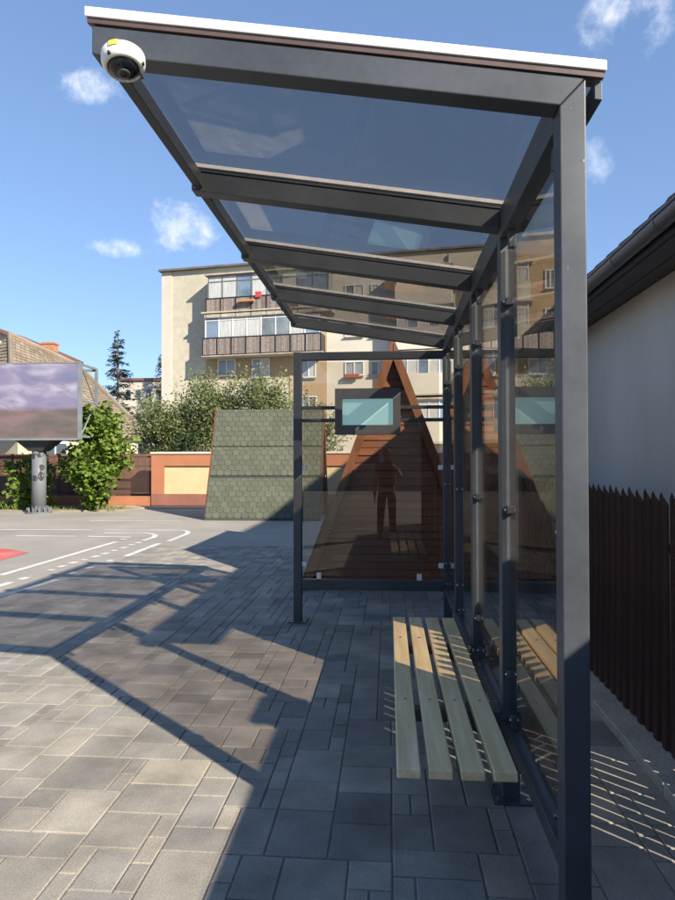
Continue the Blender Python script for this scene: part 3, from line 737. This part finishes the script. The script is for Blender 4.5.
def make_tree(name, loc, h, rad, label, cat, m, nleaf, ll, lw, trunk_h=.35, ntw=46, group=None, lobed=False, upright=.45, zlow=.2, stems=1, tr=.09):
    t_ = empty(name, loc, 0, label, cat, group)
    tw = MB(); cr_ = MB(); ends = []
    for s in range(stems):
        base = Vector((random.gauss(0, .06*stems), random.gauss(0, .06*stems), -.03))
        topv = Vector((random.gauss(0, rad*.25), random.gauss(0, rad*.25), h*random.uniform(.75, .92)))
        pts = [base.lerp(topv, k/6)+Vector((random.gauss(0, .05), random.gauss(0, .05), 0))*(k > 0) for k in range(7)]
        limb(tw, pts, tr, .015)
        for k in range(ntw//stems):
            f = random.uniform(zlow, .98); i = min(5, int(f*6)); p = pts[i].lerp(pts[i+1], f*6-i)
            a = random.uniform(0, 2*math.pi); ln = rad*random.uniform(.45, 1.08)*math.sin(math.pi*min(1, max(.14, (1.02-f)*1.05)))**.6
            e_ = p+Vector((math.cos(a), math.sin(a), upright*random.uniform(.3, 1.5)))*ln
            mid = p.lerp(e_, .5)+Vector((0, 0, -.08*ln))
            limb(tw, [p, mid, e_], .02, .006, 5); ends.append((p, mid, e_))
    for i in range(nleaf):
        p, mid, e_ = random.choice(ends); q = random.random()**.55
        c = (p.lerp(mid, q*2) if q < .5 else mid.lerp(e_, q*2-1)) + rv()*(.10+.17*rad*q)
        if c.z < .06: continue
        d = (rv()+Vector((0, 0, -.15))+(c-p).normalized()*.5); n_ = rv()+Vector((0, 0, .9))
        s_ = random.uniform(.6, 1.25); leaf(cr_, c, ll*s_, lw*s_, d, n_, lobed)
    tw.build('trunk', bark, t_, fix=False); cr_.build('crown', m, t_, fix=False)
    return t_
make_tree('maple_sapling', (-8.52, 18.2, 0), 3.5, .95, 'bright yellow-green maple sapling beside the billboard pole', 'tree', lf_maple, 5200, .15, .165, lobed=True, ntw=76, zlow=.06, stems=4, tr=.045, upright=.5)
make_tree('shrub', (-10.95, 18.6, 0), 1.75, .75, 'low leafy shrub at the far side of the billboard pole', 'shrub', lf_maple, 900, .17, .17, lobed=True, ntw=36, zlow=.05, stems=3, tr=.03)
for (x, y, h, rd, n, lb) in ((-7.9, 22.9, 3.9, 1.6, 15000, 'rounded olive-green tree nearest the tiled house behind the orange wall'),
                            (-6.2, 22.9, 4.9, 1.7, 15000, 'tall olive-green tree behind the orange wall and cabin roof edge'),
                            (-4.2, 23.2, 4.6, 1.5, 11000, 'loose olive-green tree rising above the green shingled cabin'),
                            (-2.6, 23.4, 3.7, 1.2, 7000, 'small olive-green tree behind the right part of the shingled cabin')):
    make_tree('garden_tree', (x, y, 0), h, rd, lb, 'tree', lf_tree, n, .115, .062, ntw=120, zlow=.25, upright=.9, group='trees behind the garden wall')
make_tree('shrub', (-6.75, 21.6, 0), 2.7, .7, 'dark green shrub just above the orange wall coping', 'shrub', lf_dark, 1500, .12, .07, ntw=40, zlow=.3, tr=.04)
make_tree('shrub', (-8.5, 21.9, 0), 2.0, .6, 'dark green shrub behind the brown mesh fence', 'shrub', lf_dark, 900, .12, .07, ntw=30, zlow=.3, tr=.04)
def spruce(loc, h, rad, label):
    t_ = empty('spruce_tree', loc, 0, label, 'tree', 'spruces on the skyline'); tw = MB(); cr_ = MB()
    tw.tube((0, 0, -.1), (0, 0, h), .2, .02, 8)
    for b_ in range(int(h*22)):
        f = random.random()**.8; z = h*(1-f*.9); a = random.uniform(0, 2*math.pi)
        ln = rad*f**.9*random.choice((.45, .7, .85, 1.0, 1.15))+.10
        d = Vector((math.cos(a), math.sin(a), random.uniform(-.35, .05))); p = Vector((0, 0, z)); e_ = p+d*ln+Vector((0, 0, .16*ln))
        tw.tube(p, e_, .025, .006, 4, cap=False)
        for k in range(int(6+ln*22)):
            q = random.random()**.8; c = p.lerp(e_, q)+rv()*.09
            sd = Vector((-d.y, d.x, 0))*random.choice((-1, 1)); leaf(cr_, c, random.uniform(.14, .36), .07, sd*.7+d*.6+Vector((0, 0, random.uniform(-.6, .2))), rv()+Vector((0, 0, .6)))
    tw.build('trunk', bark, t_, fix=False); cr_.build('crown', lf_need, t_, fix=False)
q = atY(118, 330, 46); spruce((q.x, 46, 0), q.z, 2.3, 'dark spruce with thin pointed top between tiled roof and apartment block')
q = atY(158, 352, 60); spruce((q.x+.4, 60, 0), q.z, 2.0, 'spruce half hidden behind the blank end of the apartment block')
make_tree('garden_tree', (-20, 44, 0), 6.4, 2.6, 'dark green tree in front of the spruce beyond the tiled roof', 'tree', lf_dark, 3000, .28, .16, ntw=60)

# weeds on the verge
vb = MB()
P0 = Vector((-22, 18.55)); 
struct(MB().prism([(-22, 18.15), (-11.2, 18.0), (-9.6, 18.05), (-7.9, 18.5), (-7.7, 19.34), (-22, 19.34)], 'z', -.03, .03).build('verge', earth))
gr = MB()
for i in range(1500):
    x = random.uniform(-16, -8) if random.random() < .7 else random.uniform(-12.5, -10.5); y = random.uniform(18.3, 19.3); h = random.uniform(.05, .2)*(1.5 if x < -10.4 else .7)
    p = Vector((x, y, .028)); d = Vector((random.gauss(0, .3), random.gauss(0, .3), 1)); leaf(gr, p, h, .02+h*.06, d, Vector((random.gauss(0, 1), -1, .2)))
tag(stuff(gr.build('weeds', lf_maple, fix=False)), 'sparse green weeds on the dry verge by the billboard', 'weeds')

# ------------------------------------------------------------------ tiled house on the left
hipm = mat('tan_roof_tile', (.18, .142, .102), .85, .2, 1.2, .2, 30, col2=(.25, .20, .15), stretch=(1, 1, 1), per=.2)
cream = mat('cream_wall', (.44, .385, .28), .9, .1, 1.5, .2, 30)
rbrown = mat('red_brown_roof', (.15, .07, .055), .8, .2, 3)
brickm = mat('orange_brick', (.36, .17, .10), .9, .2, 8)
th = empty('tiled_house', (-15, 27, 0), 0, 'house with tan hipped tile roof behind the billboard', 'house')
vA, vB = atY(10, 335, 30), atY(78, 366, 33)
vN, vR, vL, vK = atY(14, 430, 25.2), atY(147, 427, 30.5), atY(-95, 430, 29.5), Vector((-17, 38, 0))
ez = vN.z
for v_ in (vR, vL, vK): v_.z = ez
O = Vector((-15, 27, 0)); P_ = [v_-O for v_ in (vN, vR, vK, vL, vA, vB)]
rfm = MB(); rfm.v = [tuple(p_) for p_ in P_]+[(p_.x, p_.y, p_.z-.18) for p_ in P_[:4]]
rfm.f = [(0, 1, 5, 4), (3, 0, 4), (1, 2, 5), (2, 3, 4, 5), (0, 6, 7, 1), (1, 7, 8, 2), (2, 8, 9, 3), (3, 9, 6, 0), (6, 9, 8, 7)]
hr = rfm.build('roof', hipm, th)
def courses(a, b, c, d_, n):           # a->b lower edge, d_->c upper edge
    a, b, c, d_ = map(Vector, (a, b, c, d_)); nrm = (b-a).cross(d_-a).normalized(); mb = MB()
    if nrm.z < 0: nrm = -nrm
    for i in range(n):
        f0, f1 = i/n, (i+1)/n
        p0, p1, p2, p3 = a.lerp(d_, f0), b.lerp(c, f0), b.lerp(c, f1), a.lerp(d_, f1)
        m_ = max(1, int((p1-p0).length/.24))
        for k in range(m_):
            q0, q1 = p0.lerp(p1, k/m_), p0.lerp(p1, (k+.97)/m_); q3, q2 = p3.lerp(p2, k/m_), p3.lerp(p2, (k+.93)/m_)
            j = random.uniform(.035, .06)
            mb.quad(q0+nrm*j, q1+nrm*j, q2+nrm*.012, q3+nrm*.012); mb.quad(q0+nrm*.005, q1+nrm*.005, q1+nrm*j, q0+nrm*j)
    return mb
stuff(courses(P_[0], P_[1], P_[5], P_[4], 27).build('tile_courses', hipm, hr, fix=False))
stuff(courses(P_[3], P_[0], P_[4], P_[4], 27).build('tile_courses', hipm, hr, fix=False))
up_ = Vector((0, 0, .05))
for a, b in ((0, 4), (4, 5), (5, 1)): MB().tube(P_[a]+up_, P_[b]+up_, .12, n=8).build('ridge_tiles', hipm, hr)
cen = (P_[0]+P_[1]+P_[2]+P_[3])/4; ins = [p_.lerp(cen, .09) for p_ in P_[:4]]
MB().prism([(p_.x, p_.y) for p_ in ins], 'z', -.05, ez-.17).build('wall', cream, th)
win_g = mat('window_glass', (.045, .06, .075), .08, .25, .8, spec=.8)
frame_w = mat('white_window_frame', (.60, .60, .58), .5, .05, 5)
dN = (ins[1]-ins[0]).normalized(); oN = Vector((dN.y, -dN.x, 0))
for f in (1.6, 4.4, 7.0):
    c_ = ins[0]+dN*f; w_ = MB()
    def bx_(mb, a0, a1, b0, b1, z0, z1):
        q_ = [c_+dN*a0+oN*b0, c_+dN*a1+oN*b0, c_+dN*a1+oN*b1, c_+dN*a0+oN*b1]
        return mb.hexa([(p_.x, p_.y, z0) for p_ in q_]+[(p_.x, p_.y, z1) for p_ in q_])
    w_ = bx_(MB(), -.6, .6, .002, .06, 1.0, 2.35).build('window', frame_w, th)
    for a0 in (-.5, .04): bx_(MB(), a0, a0+.46, .061, .075, 1.1, 2.25).build('pane', win_g, w_)
# second roof with chimney behind
rb = empty('red_roofed_house', (-24, 38, 0), 0, 'house with dark red-brown roof and brick chimney behind the tan hipped roof', 'house')
pk_ = atY(-2, 328, 38); sl_ = atY(39, 345, 38); low = atY(56, 353, 38)
MB().prism([(pk_.x-14+24, 3), (low.x+24, 3), (low.x+24, low.z-.2), (sl_.x+24, sl_.z-.2), (pk_.x+24, pk_.z-.2), (pk_.x-14+24, 3.1)], 'y', 0, 2.6).build('gable_wall', cream, rb)
MB().box(pk_.x-13.5+24, low.x+23.5, .3, 2.4, -.05, 2.999).build('wall', cream, rb)
r2 = MB().prism([(low.x+24.3, low.z-.3), (sl_.x+24, sl_.z-.19), (pk_.x+24, pk_.z-.19), (pk_.x-14+23.7, 3.0), (pk_.x-14+23.7, 3.2), (pk_.x+24, pk_.z), (sl_.x+24, sl_.z), (low.x+24.3, low.z-.1)], 'y', -.4, 3.0).build('roof', rbrown, rb)
c0, c1 = atY(40, 352, 38), atY(51.5, 342, 38)
MB().box(c0.x+24, c1.x+24, .2, .8, c0.z-.9, c1.z-.08).box(c0.x+23.95, c1.x+24.05, .15, .85, c1.z-.079, c1.z+.04).build('chimney', brickm, r2)
# pale flat block beyond
fb = empty('flat_roofed_block', (-22, 62, 0), 0, 'low pale concrete block between spruce and apartment building', 'building')
q0, q1 = atY(120, 381, 62), atY(175, 379, 62)
conc2 = mat('pale_grey_block_wall', (.46, .42, .36), .9, .12, .5)
MB().box(q0.x+22, q1.x+22, 0, 8, -.05, q0.z).build('wall', conc2, fb)
MB().box(q0.x+21.8, q1.x+22.2, -.2, 8.2, q0.z+.001, q0.z+.25).build('roof', rbrown, fb)
for i in range(5):
    xx = q0.x+22.6+i*1.05
    for zz in (q0.z-1.9, q0.z-4.6): MB().box(xx, xx+.5, -.03, -.002, zz, zz+1.0).build('window', win_g, fb)

# ------------------------------------------------------------------ apartment block
AB_A = R(-9.0)
P0 = atY(162, 400, 42.0); P0.z = 0
ud = Vector((math.cos(AB_A), math.sin(AB_A), 0)); vd = Vector((-math.sin(AB_A), math.cos(AB_A), 0))
def bp(x, y, v=0.0):                   # pixel -> (u, z) on the facade plane moved v behind
    d = ray(x, y); k = (P0+vd*v-CAM).dot(vd)/d.dot(vd); p = CAM+d*k-P0; return p.dot(ud), p.z
ab = empty('apartment_block', P0, AB_A, 'five-storey cream apartment block with glazed balconies', 'building')
pcream = mat('cream_plaster', (.41, .375, .29), .92, .10, .35, .25, 20, col2=(.48, .445, .355), detail=9, speck=(2.5, .06))
ptan = mat('tan_plaster', (.35, .262, .158), .92, .12, .4, .25, 20)
pwhite = mat('white_plaster', (.50, .47, .40), .92, .08, .5, .2, 20)
pgrey = mat('grey_green_plaster', (.42, .42, .33), .92, .12, .6)
rail_m = mat('brown_balcony_board', (.23, .19, .17), .8, .25, 6, per=.3)
pane_m = mat('pale_balcony_glass', (.20, .225, .235), .12, .5, .5, spec=.9)
curt = mat('white_curtain', (.42, .43, .42), .8, .2, 4, stretch=(6, 6, .4))
slab_m = mat('stained_balcony_slab', (.38, .34, .27), .9, .25, 2)
dark_roof = mat('dark_grey_roof_edge', (.12, .11, .10), .8, .3, 2)
TOP = bp(170, 272)[1]; DEP = 11.0
u_a = 0.0; u_b = bp(290, 300)[0]; u_c = bp(327, 300)[0]; u_d = bp(388, 300)[0]; u_e = bp(515, 300)[0]; u_f = bp(572, 300)[0]
MB().box(u_a, u_b, 0, DEP, -.05, TOP).build('wall', pcream, ab)
MB().box(u_b+.001, u_c, -.06, DEP, -.05, TOP-.01).build('wall', ptan, ab)
MB().box(u_c+.001, u_d, -.02, DEP, -.05, TOP-.005).build('wall', pwhite, ab)
MB().box(u_d+.001, u_e, -.10, DEP, -.05, TOP-.012).build('wall', pcream, ab)
MB().box(u_e+.001, u_f, -.5, DEP, -.05, TOP+.25).build('wall', ptan, ab)
MB().box(u_a-.15, u_e, -.3, DEP+.2, TOP+.001, TOP+.13).build('roof', dark_roof, ab)
MB().box(u_e+.01, u_f+.15, -.7, DEP+.2, TOP+.251, TOP+.42).build('roof', slab_m, ab)
MB().box(-.001-.02, bp(172, 300)[0], -.05, -.001, 0, TOP-.02).build('corner_strip', pwhite, ab)
def window(x0, y0, x1, y1, n=2, par=ab, v=0.0, m=pane_m, sill=True, fm=frame_w):
    ua, zb_ = bp(x0, y1, v); ub, zt_ = bp(x1, y0, v)
    fr = MB(); t_ = .07
    fr.box(ua, ub, v-.07, v-.003, zb_, zb_+t_).box(ua, ub, v-.07, v-.003, zt_-t_, zt_)
    for k in range(n+1):
        c = ua+(ub-ua)*k/n; a = max(ua, c-t_/2); b = min(ub, c+t_/2)
        if k == 0: b = ua+t_
        if k == n: a = ub-t_
        fr.box(a, b, v-.069, v-.003, zb_+t_+.001, zt_-t_-.001)
    w_ = fr.build('window', fm, par)
    for k in range(n):
        a = ua+(ub-ua)*k/n; b = ua+(ub-ua)*(k+1)/n
        MB().box(a+.03, b-.03, v-.022, v-.002, zb_+.03, zt_-.03).build('pane', random.choice((m, m, curt)) if m is pane_m else m, w_)
    if sill: MB().box(ua-.05, ub+.05, v-.16, v-.072, zb_-.05, zb_-.001).build('sill', slab_m, w_)
    return w_
def balcony(x0, x1, yg0, yg1, yr0, yr1, ys, glazed, prot=1.15, npane=7, railing=True, parapet=None, xo=0):
    """glazing y range, railing y range, slab bottom; pixels on the balcony front plane"""
    v = -prot
    ua, zs0 = bp(x0, ys, v); ub, zs1 = bp(x1, yr1, v)
    sl_ = MB().box(ua-.1, ub+.1, v-.05, -.11, zs0, zs1).build('balcony', slab_m, ab)
    zr1 = bp(x0, yr0, v)[1]
    if railing:
        mb = MB(); u = ua
        while u < ub-.05:
            mb.box(u, u+.085, v-.02, v+.01, zs1+.06, zr1-.04); u += .105
        stuff(mb.build('railing_boards', rail_m, sl_))
        mb = MB().box(ua, ub, v-.045, v+.015, zr1-.039, zr1+.02).box(ua, ub, v-.045, v+.015, zs1+.03, zs1+.059)
        for k in range(9):
            c = ua+(ub-ua)*k/8; mb.box(c-.03, c+.03, v-.05, v-.021, zs1, zr1+.02)
        mb.box(ua-.001, ua+.05, v+.016, -.11, zs1+.05, zr1).box(ub-.05, ub+.001, v+.016, -.11, zs1+.05, zr1)
        mb.build('railing', blackm if glazed else iron, sl_)
    if parapet: MB().box(ua, ub, v-.03, v+.06, zs1+.001, zr1).box(ua, ua+.08, v+.061, -.11, zs1+.001, zr1).box(ub-.08, ub, v+.061, -.11, zs1+.001, zr1).build('parapet', parapet, sl_)
    if glazed:
        zg0, zg1 = bp(x0, yg1, v)[1], bp(x0, yg0, v)[1]; fm = glazed; vv = v+.10; tt = .07
        zg0 = min(zg0, zr1-.02)
        fr = MB().box(ua+.1, ub-.1, vv-.04, vv+.04, zg0, zg0+tt).box(ua+.1, ub-.1, vv-.04, vv+.04, zg1-tt, zg1)
        for k in range(npane+1):
            c = ua+.1+(ub-ua-.2)*k/npane; c = min(max(c, ua+.1+tt/2), ub-.1-tt/2); fr.box(c-tt/2, c+tt/2, vv-.039, vv+.039, zg0+tt, zg1-tt)
        zm = zg0+(zg1-zg0)*.74; fr.box(ua+.1, ub-.1, vv-.036, vv+.036, zm-.03, zm+.03)
        fr.box(ua+.1, ua+.1+tt, vv+.041, -.11, zg1-tt, zg1).box(ub-.1-tt, ub-.1, vv+.041, -.11, zg1-tt, zg1)
        fr.build('glazing_frame', fm, sl_)
        for k in range(npane):
            a = ua+.1+(ub-ua-.2)*k/npane; b = ua+.1+(ub-ua-.2)*(k+1)/npane
            MB().box(a+.03, b-.03, vv-.008, vv+.008, zg0+.03, zg1-.03).build('pane', random.choice((pane_m, curt, curt, bluep)), sl_)
        for a in (ua+.13, ub-.15): MB().box(a, a+.02, vv+.05, -.12, zg0, zg1-tt-.001).build('pane', pane_m, sl_)
        MB().box(ua-.1, ub+.1, v-.1, -.11, zg1+.001, zg1+.10).build('canopy', slab_m, sl_)
    return sl_
bluep = mat('bluish_balcony_glass', (.15, .20, .26), .12, .4, .7, spec=.9)
dark_fr = mat('dark_grey_frame', (.14, .14, .14), .5, .1, 5)
balcony(206, 330, 276, 300, 299, 311, 315, dark_fr, npane=8)
balcony(203, 321, 314, 341, 338.5, 351, 357, frame_w, npane=8)
# red cloth and planter on the top balcony
cl_ = bp(258, 296, -1.3); 
MB().box(cl_[0]-.2, cl_[0]+.2, -1.28, -1.22, cl_[1]-.05, cl_[1]+.3).build('red_cloth', mat('red_cloth', (.45, .05, .06), .9), ab)
pl0 = bp(238, 302, -1.4); pl1 = bp(254, 299, -1.4)
MB().box(pl0[0], pl1[0], -1.5, -1.25, pl0[1], pl1[1]).build('planter', mat('orange_planter', (.4, .2, .1), .8), ab)
# plain windows of the lower floors
MB().box(bp(206, 360)[0], u_b-.01, -.004, -.001, bp(210, 381)[1], bp(210, 356)[1]).build('balcony_shade_band', ptan, ab)  # tan strip stands in for the shade below the balcony
for (x0, y0, x1, y1) in ((218, 359, 236, 376), (252, 358, 270, 378)): window(x0, y0, x1, y1, v=-.006)
for (x0, y0, x1, y1) in ((301, 359, 316, 378), (301, 396, 317, 412)): window(x0, y0, x1, y1, v=-.06)
for (x0, y0, x1, y1) in ((218, 398, 236, 415), (252, 398, 270, 416), (218, 436, 236, 452), (252, 436, 270, 452)): window(x0, y0, x1, y1, v=0)
for yy0 in (284, 322, 361, 400): window(345, yy0, 364, yy0+15, v=-.02)
for yy0 in (284, 322, 361, 400): window(371, yy0, 379, yy0+15, n=1, v=-.02)
f0 = bp(345, 376, -.25)
MB().box(f0[0], f0[0]+.9, -.36, -.19, f0[1]-.12, f0[1]+.1).build('flower_box', mat('red_flower_box', (.30, .08, .05), .9, .4, 20), ab)
# balconies of the right wing, white parapets and windows
for i, (yg0, yg1, yr0, yr1, ys) in enumerate(((267, 285, 284, 302, 305), (306, 328, 327, 346, 349), (352, 374, 373, 392, 395), (399, 420, 419, 440, 443))):
    balcony(395, 452, yg0+1, yg1+1, yr0+1, yr1+1, ys+1, frame_w, npane=5, railing=False, parapet=pwhite, prot=1.2)
    balcony(480, 531, yg0-2, yg1, yr0, yr1, ys, frame_w, npane=4, railing=False, parapet=pwhite, prot=1.2)
    window(460, yg0+2, 472, yg1+3, n=1, v=-.10)
    window(545, yg0+2, 555, yg1+4, n=2, v=-.5)
ch0, ch1 = bp(472, 262, 3), bp(481, 247, 3)
MB().box(ch0[0], ch1[0], 2.8, 3.5, TOP+.1, ch1[1]).box(ch0[0]-.06, ch1[0]+.06, 2.74, 3.56, ch1[1]+.001, ch1[1]+.1).build('chimney', brickm, ab)
dp = bp(449, 290, -.3); MB().tube((dp[0], -.22, 2), (dp[0], -.22, TOP-.3), .09, n=10).build('downpipe', mat('zinc_pipe', (.35, .37, .4), .4, metal=.5), ab)

# ------------------------------------------------------------------ street side behind the photographer
bh = empty('long_plain_building', (0, -24, 0), 0, 'long plain building across the yard, seen only as a reflection', 'building')
MB().box(-40, 26, -6, 0, -.05, 4.2).build('wall', pgrey, bh)
MB().prism([(.4, 4.201), (-3, 6.2), (-6.4, 4.201)], 'x', -40.3, 26.3).build('roof', rbrown, bh)
for i in range(16):
    w_ = MB().box(-38+i*4, -36.4+i*4, .002, .05, 1.2, 2.8).build('window', frame_w, bh); MB().box(-37.9+i*4, -36.5+i*4, .052, .06, 1.3, 2.7).build('pane', win_g, w_)

# ------------------------------------------------------------------ the photographer (mirrored in the end glass)
skin_m = mat('skin', (.42, .23, .16), .55, .08, 8)
shirt_m = mat('dark_tshirt', (.035, .028, .03), .85, .15, 12, .1, 200)
trou_m = mat('dark_trousers', (.018, .019, .024), .85, .15, 12, .1, 200)
hair_m = mat('short_dark_hair', (.03, .022, .018), .7, .2, 60, .4, 300)
shoe_m = mat('black_shoe', (.015, .015, .015), .5, .1, 8)
PB = Vector((-.04, -.47, 0))
person = empty('person', PB, 0, 'person in dark clothes holding up a phone, mirrored in the end glass', 'person')
def skin_mesh(name, verts, edges, rads, m, root=0, sub=2, parent=person):
    me = bpy.data.meshes.new(name); me.from_pydata(verts, edges, []); me.materials.append(m)
    o = link(name, me, parent); sk = o.modifiers.new('skin', 'SKIN'); sk.use_smooth_shade = True
    for i, r_ in enumerate(rads):
        d = me.skin_vertices[0].data[i]; d.radius = r_ if isinstance(r_, tuple) else (r_, r_); d.use_root = (i == root)
    s_ = o.modifiers.new('sub', 'SUBSURF'); s_.levels = sub; s_.render_levels = sub
    return o
# local frame: +Y faces the shelter, right is +X
V = [(0, 0, .93), (0, 0, 1.06), (0, .005, 1.22), (0, 0, 1.36), (0, 0, 1.43), (0, .02, 1.50), (0, .035, 1.585), (0, .03, 1.665),
     (.17, 0, 1.385), (.27, .07, 1.16), (.15, .30, 1.36), (.085, .40, 1.425),
     (-.17, 0, 1.385), (-.225, .0, 1.12), (-.235, .05, .87), (-.235, .07, .79),
     (.09, 0, .87), (.105, .02, .49), (.11, 0, .10), (.115, .06, .04), (.12, .16, .03),
     (-.09, 0, .87), (-.115, .02, .49), (-.13, 0, .10), (-.135, .06, .04), (-.145, .16, .03)]
E_ = [(0, 1), (1, 2), (2, 3), (3, 4), (4, 5), (5, 6), (6, 7), (3, 8), (8, 9), (9, 10), (10, 11), (3, 12), (12, 13), (13, 14), (14, 15),
      (0, 16), (16, 17), (17, 18), (18, 19), (19, 20), (0, 21), (21, 22), (22, 23), (23, 24), (24, 25)]
RD = [(.155, .11), (.145, .10), (.16, .11), (.14, .095), (.06, .06), (.055, .055), (.078, .095), (.07, .085),
      .062, .045, .034, .027, .062, .045, .033, .027, .09, .06, .042, .045, .035, .09, .06, .042, .045, .035]
body = skin_mesh('body', V, E_, RD, skin_m)
# clothes as slightly larger skins over the same joints
sv = [V[i] for i in (0, 1, 2, 3, 8, 12)]+[(.225, .04, 1.27), (-.20, 0, 1.25), (0, 0, 1.405)]
skin_mesh('t_shirt', sv, [(0, 1), (1, 2), (2, 3), (3, 4), (3, 5), (4, 6), (5, 7), (3, 8)], [(.172, .128), (.165, .12), (.175, .125), (.155, .11), .078, .078, .068, .068, (.075, .07)], shirt_m)
tv = [V[0], V[16], V[17], V[18], V[21], V[22], V[23], (0, 0, 1.0)]
skin_mesh('trousers', tv, [(0, 1), (1, 2), (2, 3), (0, 4), (4, 5), (5, 6), (0, 7)], [(.165, .122), .105, .078, .066, .105, .078, .066, (.16, .118)], trou_m)
for s, i in ((1, 18), (-1, 23)):
    a = V[i]; skin_mesh('shoe', [(a[0], a[1]-.03, .055), (a[0]+.004*s, .07, .05), (a[0]+.012*s, .17, .036)], [(0, 1), (1, 2)], [(.05, .055), (.052, .048), (.045, .033)], shoe_m)
# hair cap, face
hc = MB(); prof = [(.088*math.cos(R(a)), .105*math.sin(R(a))) for a in range(5, 91, 10)]
hc.lathe(prof, (0, 0, 0), (0, 0, 1), 24)
hc.v = [(v[0], v[1]*1.16+.018, v[2]+1.625-max(0, -v[1])*.35) for v in hc.v]; hc.build('hair', hair_m, person, smooth=True)
skin_mesh('nose', [(0, .118, 1.615), (0, .14, 1.585), (0, .13, 1.573)], [(0, 1), (1, 2)], [.009, .014, .011], skin_m)
eye_m = mat('eye', (.05, .04, .035), .2, .1, 5)
for s in (-1, 1):
    MB().lathe([(0, .012), (.007, .010), (.012, .003), (.013, -.004)], (s*.032, .112, 1.615), (0, 1, 0), 12).build('eye', eye_m, person, smooth=True)
    skin_mesh('ear', [(s*.083, .03, 1.585), (s*.092, .022, 1.61), (s*.088, .018, 1.63)], [(0, 1), (1, 2)], [(.010, .014), (.010, .018), (.008, .012)], skin_m)
MB().box(-.025, .025, .118, .123, 1.548, 1.553).build('mouth', mat('lips', (.30, .12, .10), .5), person)
# right hand: palm behind the phone, four fingers on its far edge, thumb on the near edge
hx, hy, hz_ = .047, .435, 1.46
skin_mesh('right_palm', [(.085, .40, 1.425), (.066, .425, 1.445), (.052, .432, 1.47)], [(0, 1), (1, 2)], [(.028, .024), (.038, .017), (.036, .014)], skin_m)
for k, (dz, ln) in enumerate(((.045, .066), (.024, .072), (.003, .068), (-.017, .056))):
    skin_mesh('finger', [(.058, .436, hz_+dz), (.050, .453, hz_+dz+.004), (.050-.012, .4645, hz_+dz+.006), (.050-.012-ln*.35, .4645, hz_+dz+.006)], [(0, 1), (1, 2), (2, 3)], [.009, .0085, .0075, .0065], skin_m, sub=1)
skin_mesh('thumb', [(.064, .424, 1.445), (.050, .428, 1.475), (.034, .4335, 1.497), (.018, .4345, 1.507)], [(0, 1), (1, 2), (2, 3)], [.012, .011, .0095, .0075], skin_m, sub=1)
skin_mesh('left_palm', [(-.235, .07, .80), (-.236, .078, .765), (-.236, .082, .73)], [(0, 1), (1, 2)], [(.022, .027), (.016, .038), (.014, .038)], skin_m)
for k in range(4):
    y_ = .05+.021*k; ln = (.055, .066, .07, .062)[k]
    skin_mesh('finger', [(-.236, y_, .725), (-.232, y_+.002, .725-ln*.5), (-.222, y_+.004, .725-ln)], [(0, 1), (1, 2)], [.009, .0082, .0068], skin_m, sub=1)
skin_mesh('thumb', [(-.232, .105, .765), (-.222, .122, .735), (-.214, .122, .71)], [(0, 1), (1, 2)], [.011, .010, .008], skin_m, sub=1)
phone = empty('phone', (0, -.014, 1.478), 0, 'black phone held upright in the right hand of the mirrored person', 'phone')
MB().box(-.036, .036, -.0045, .0045, -.08, .045).build('case', blackm, phone, bevel=.004)
MB().tube((0, .0046, .022), (0, .0065, .022), .009, n=16).build('lens', dome_gl, phone)
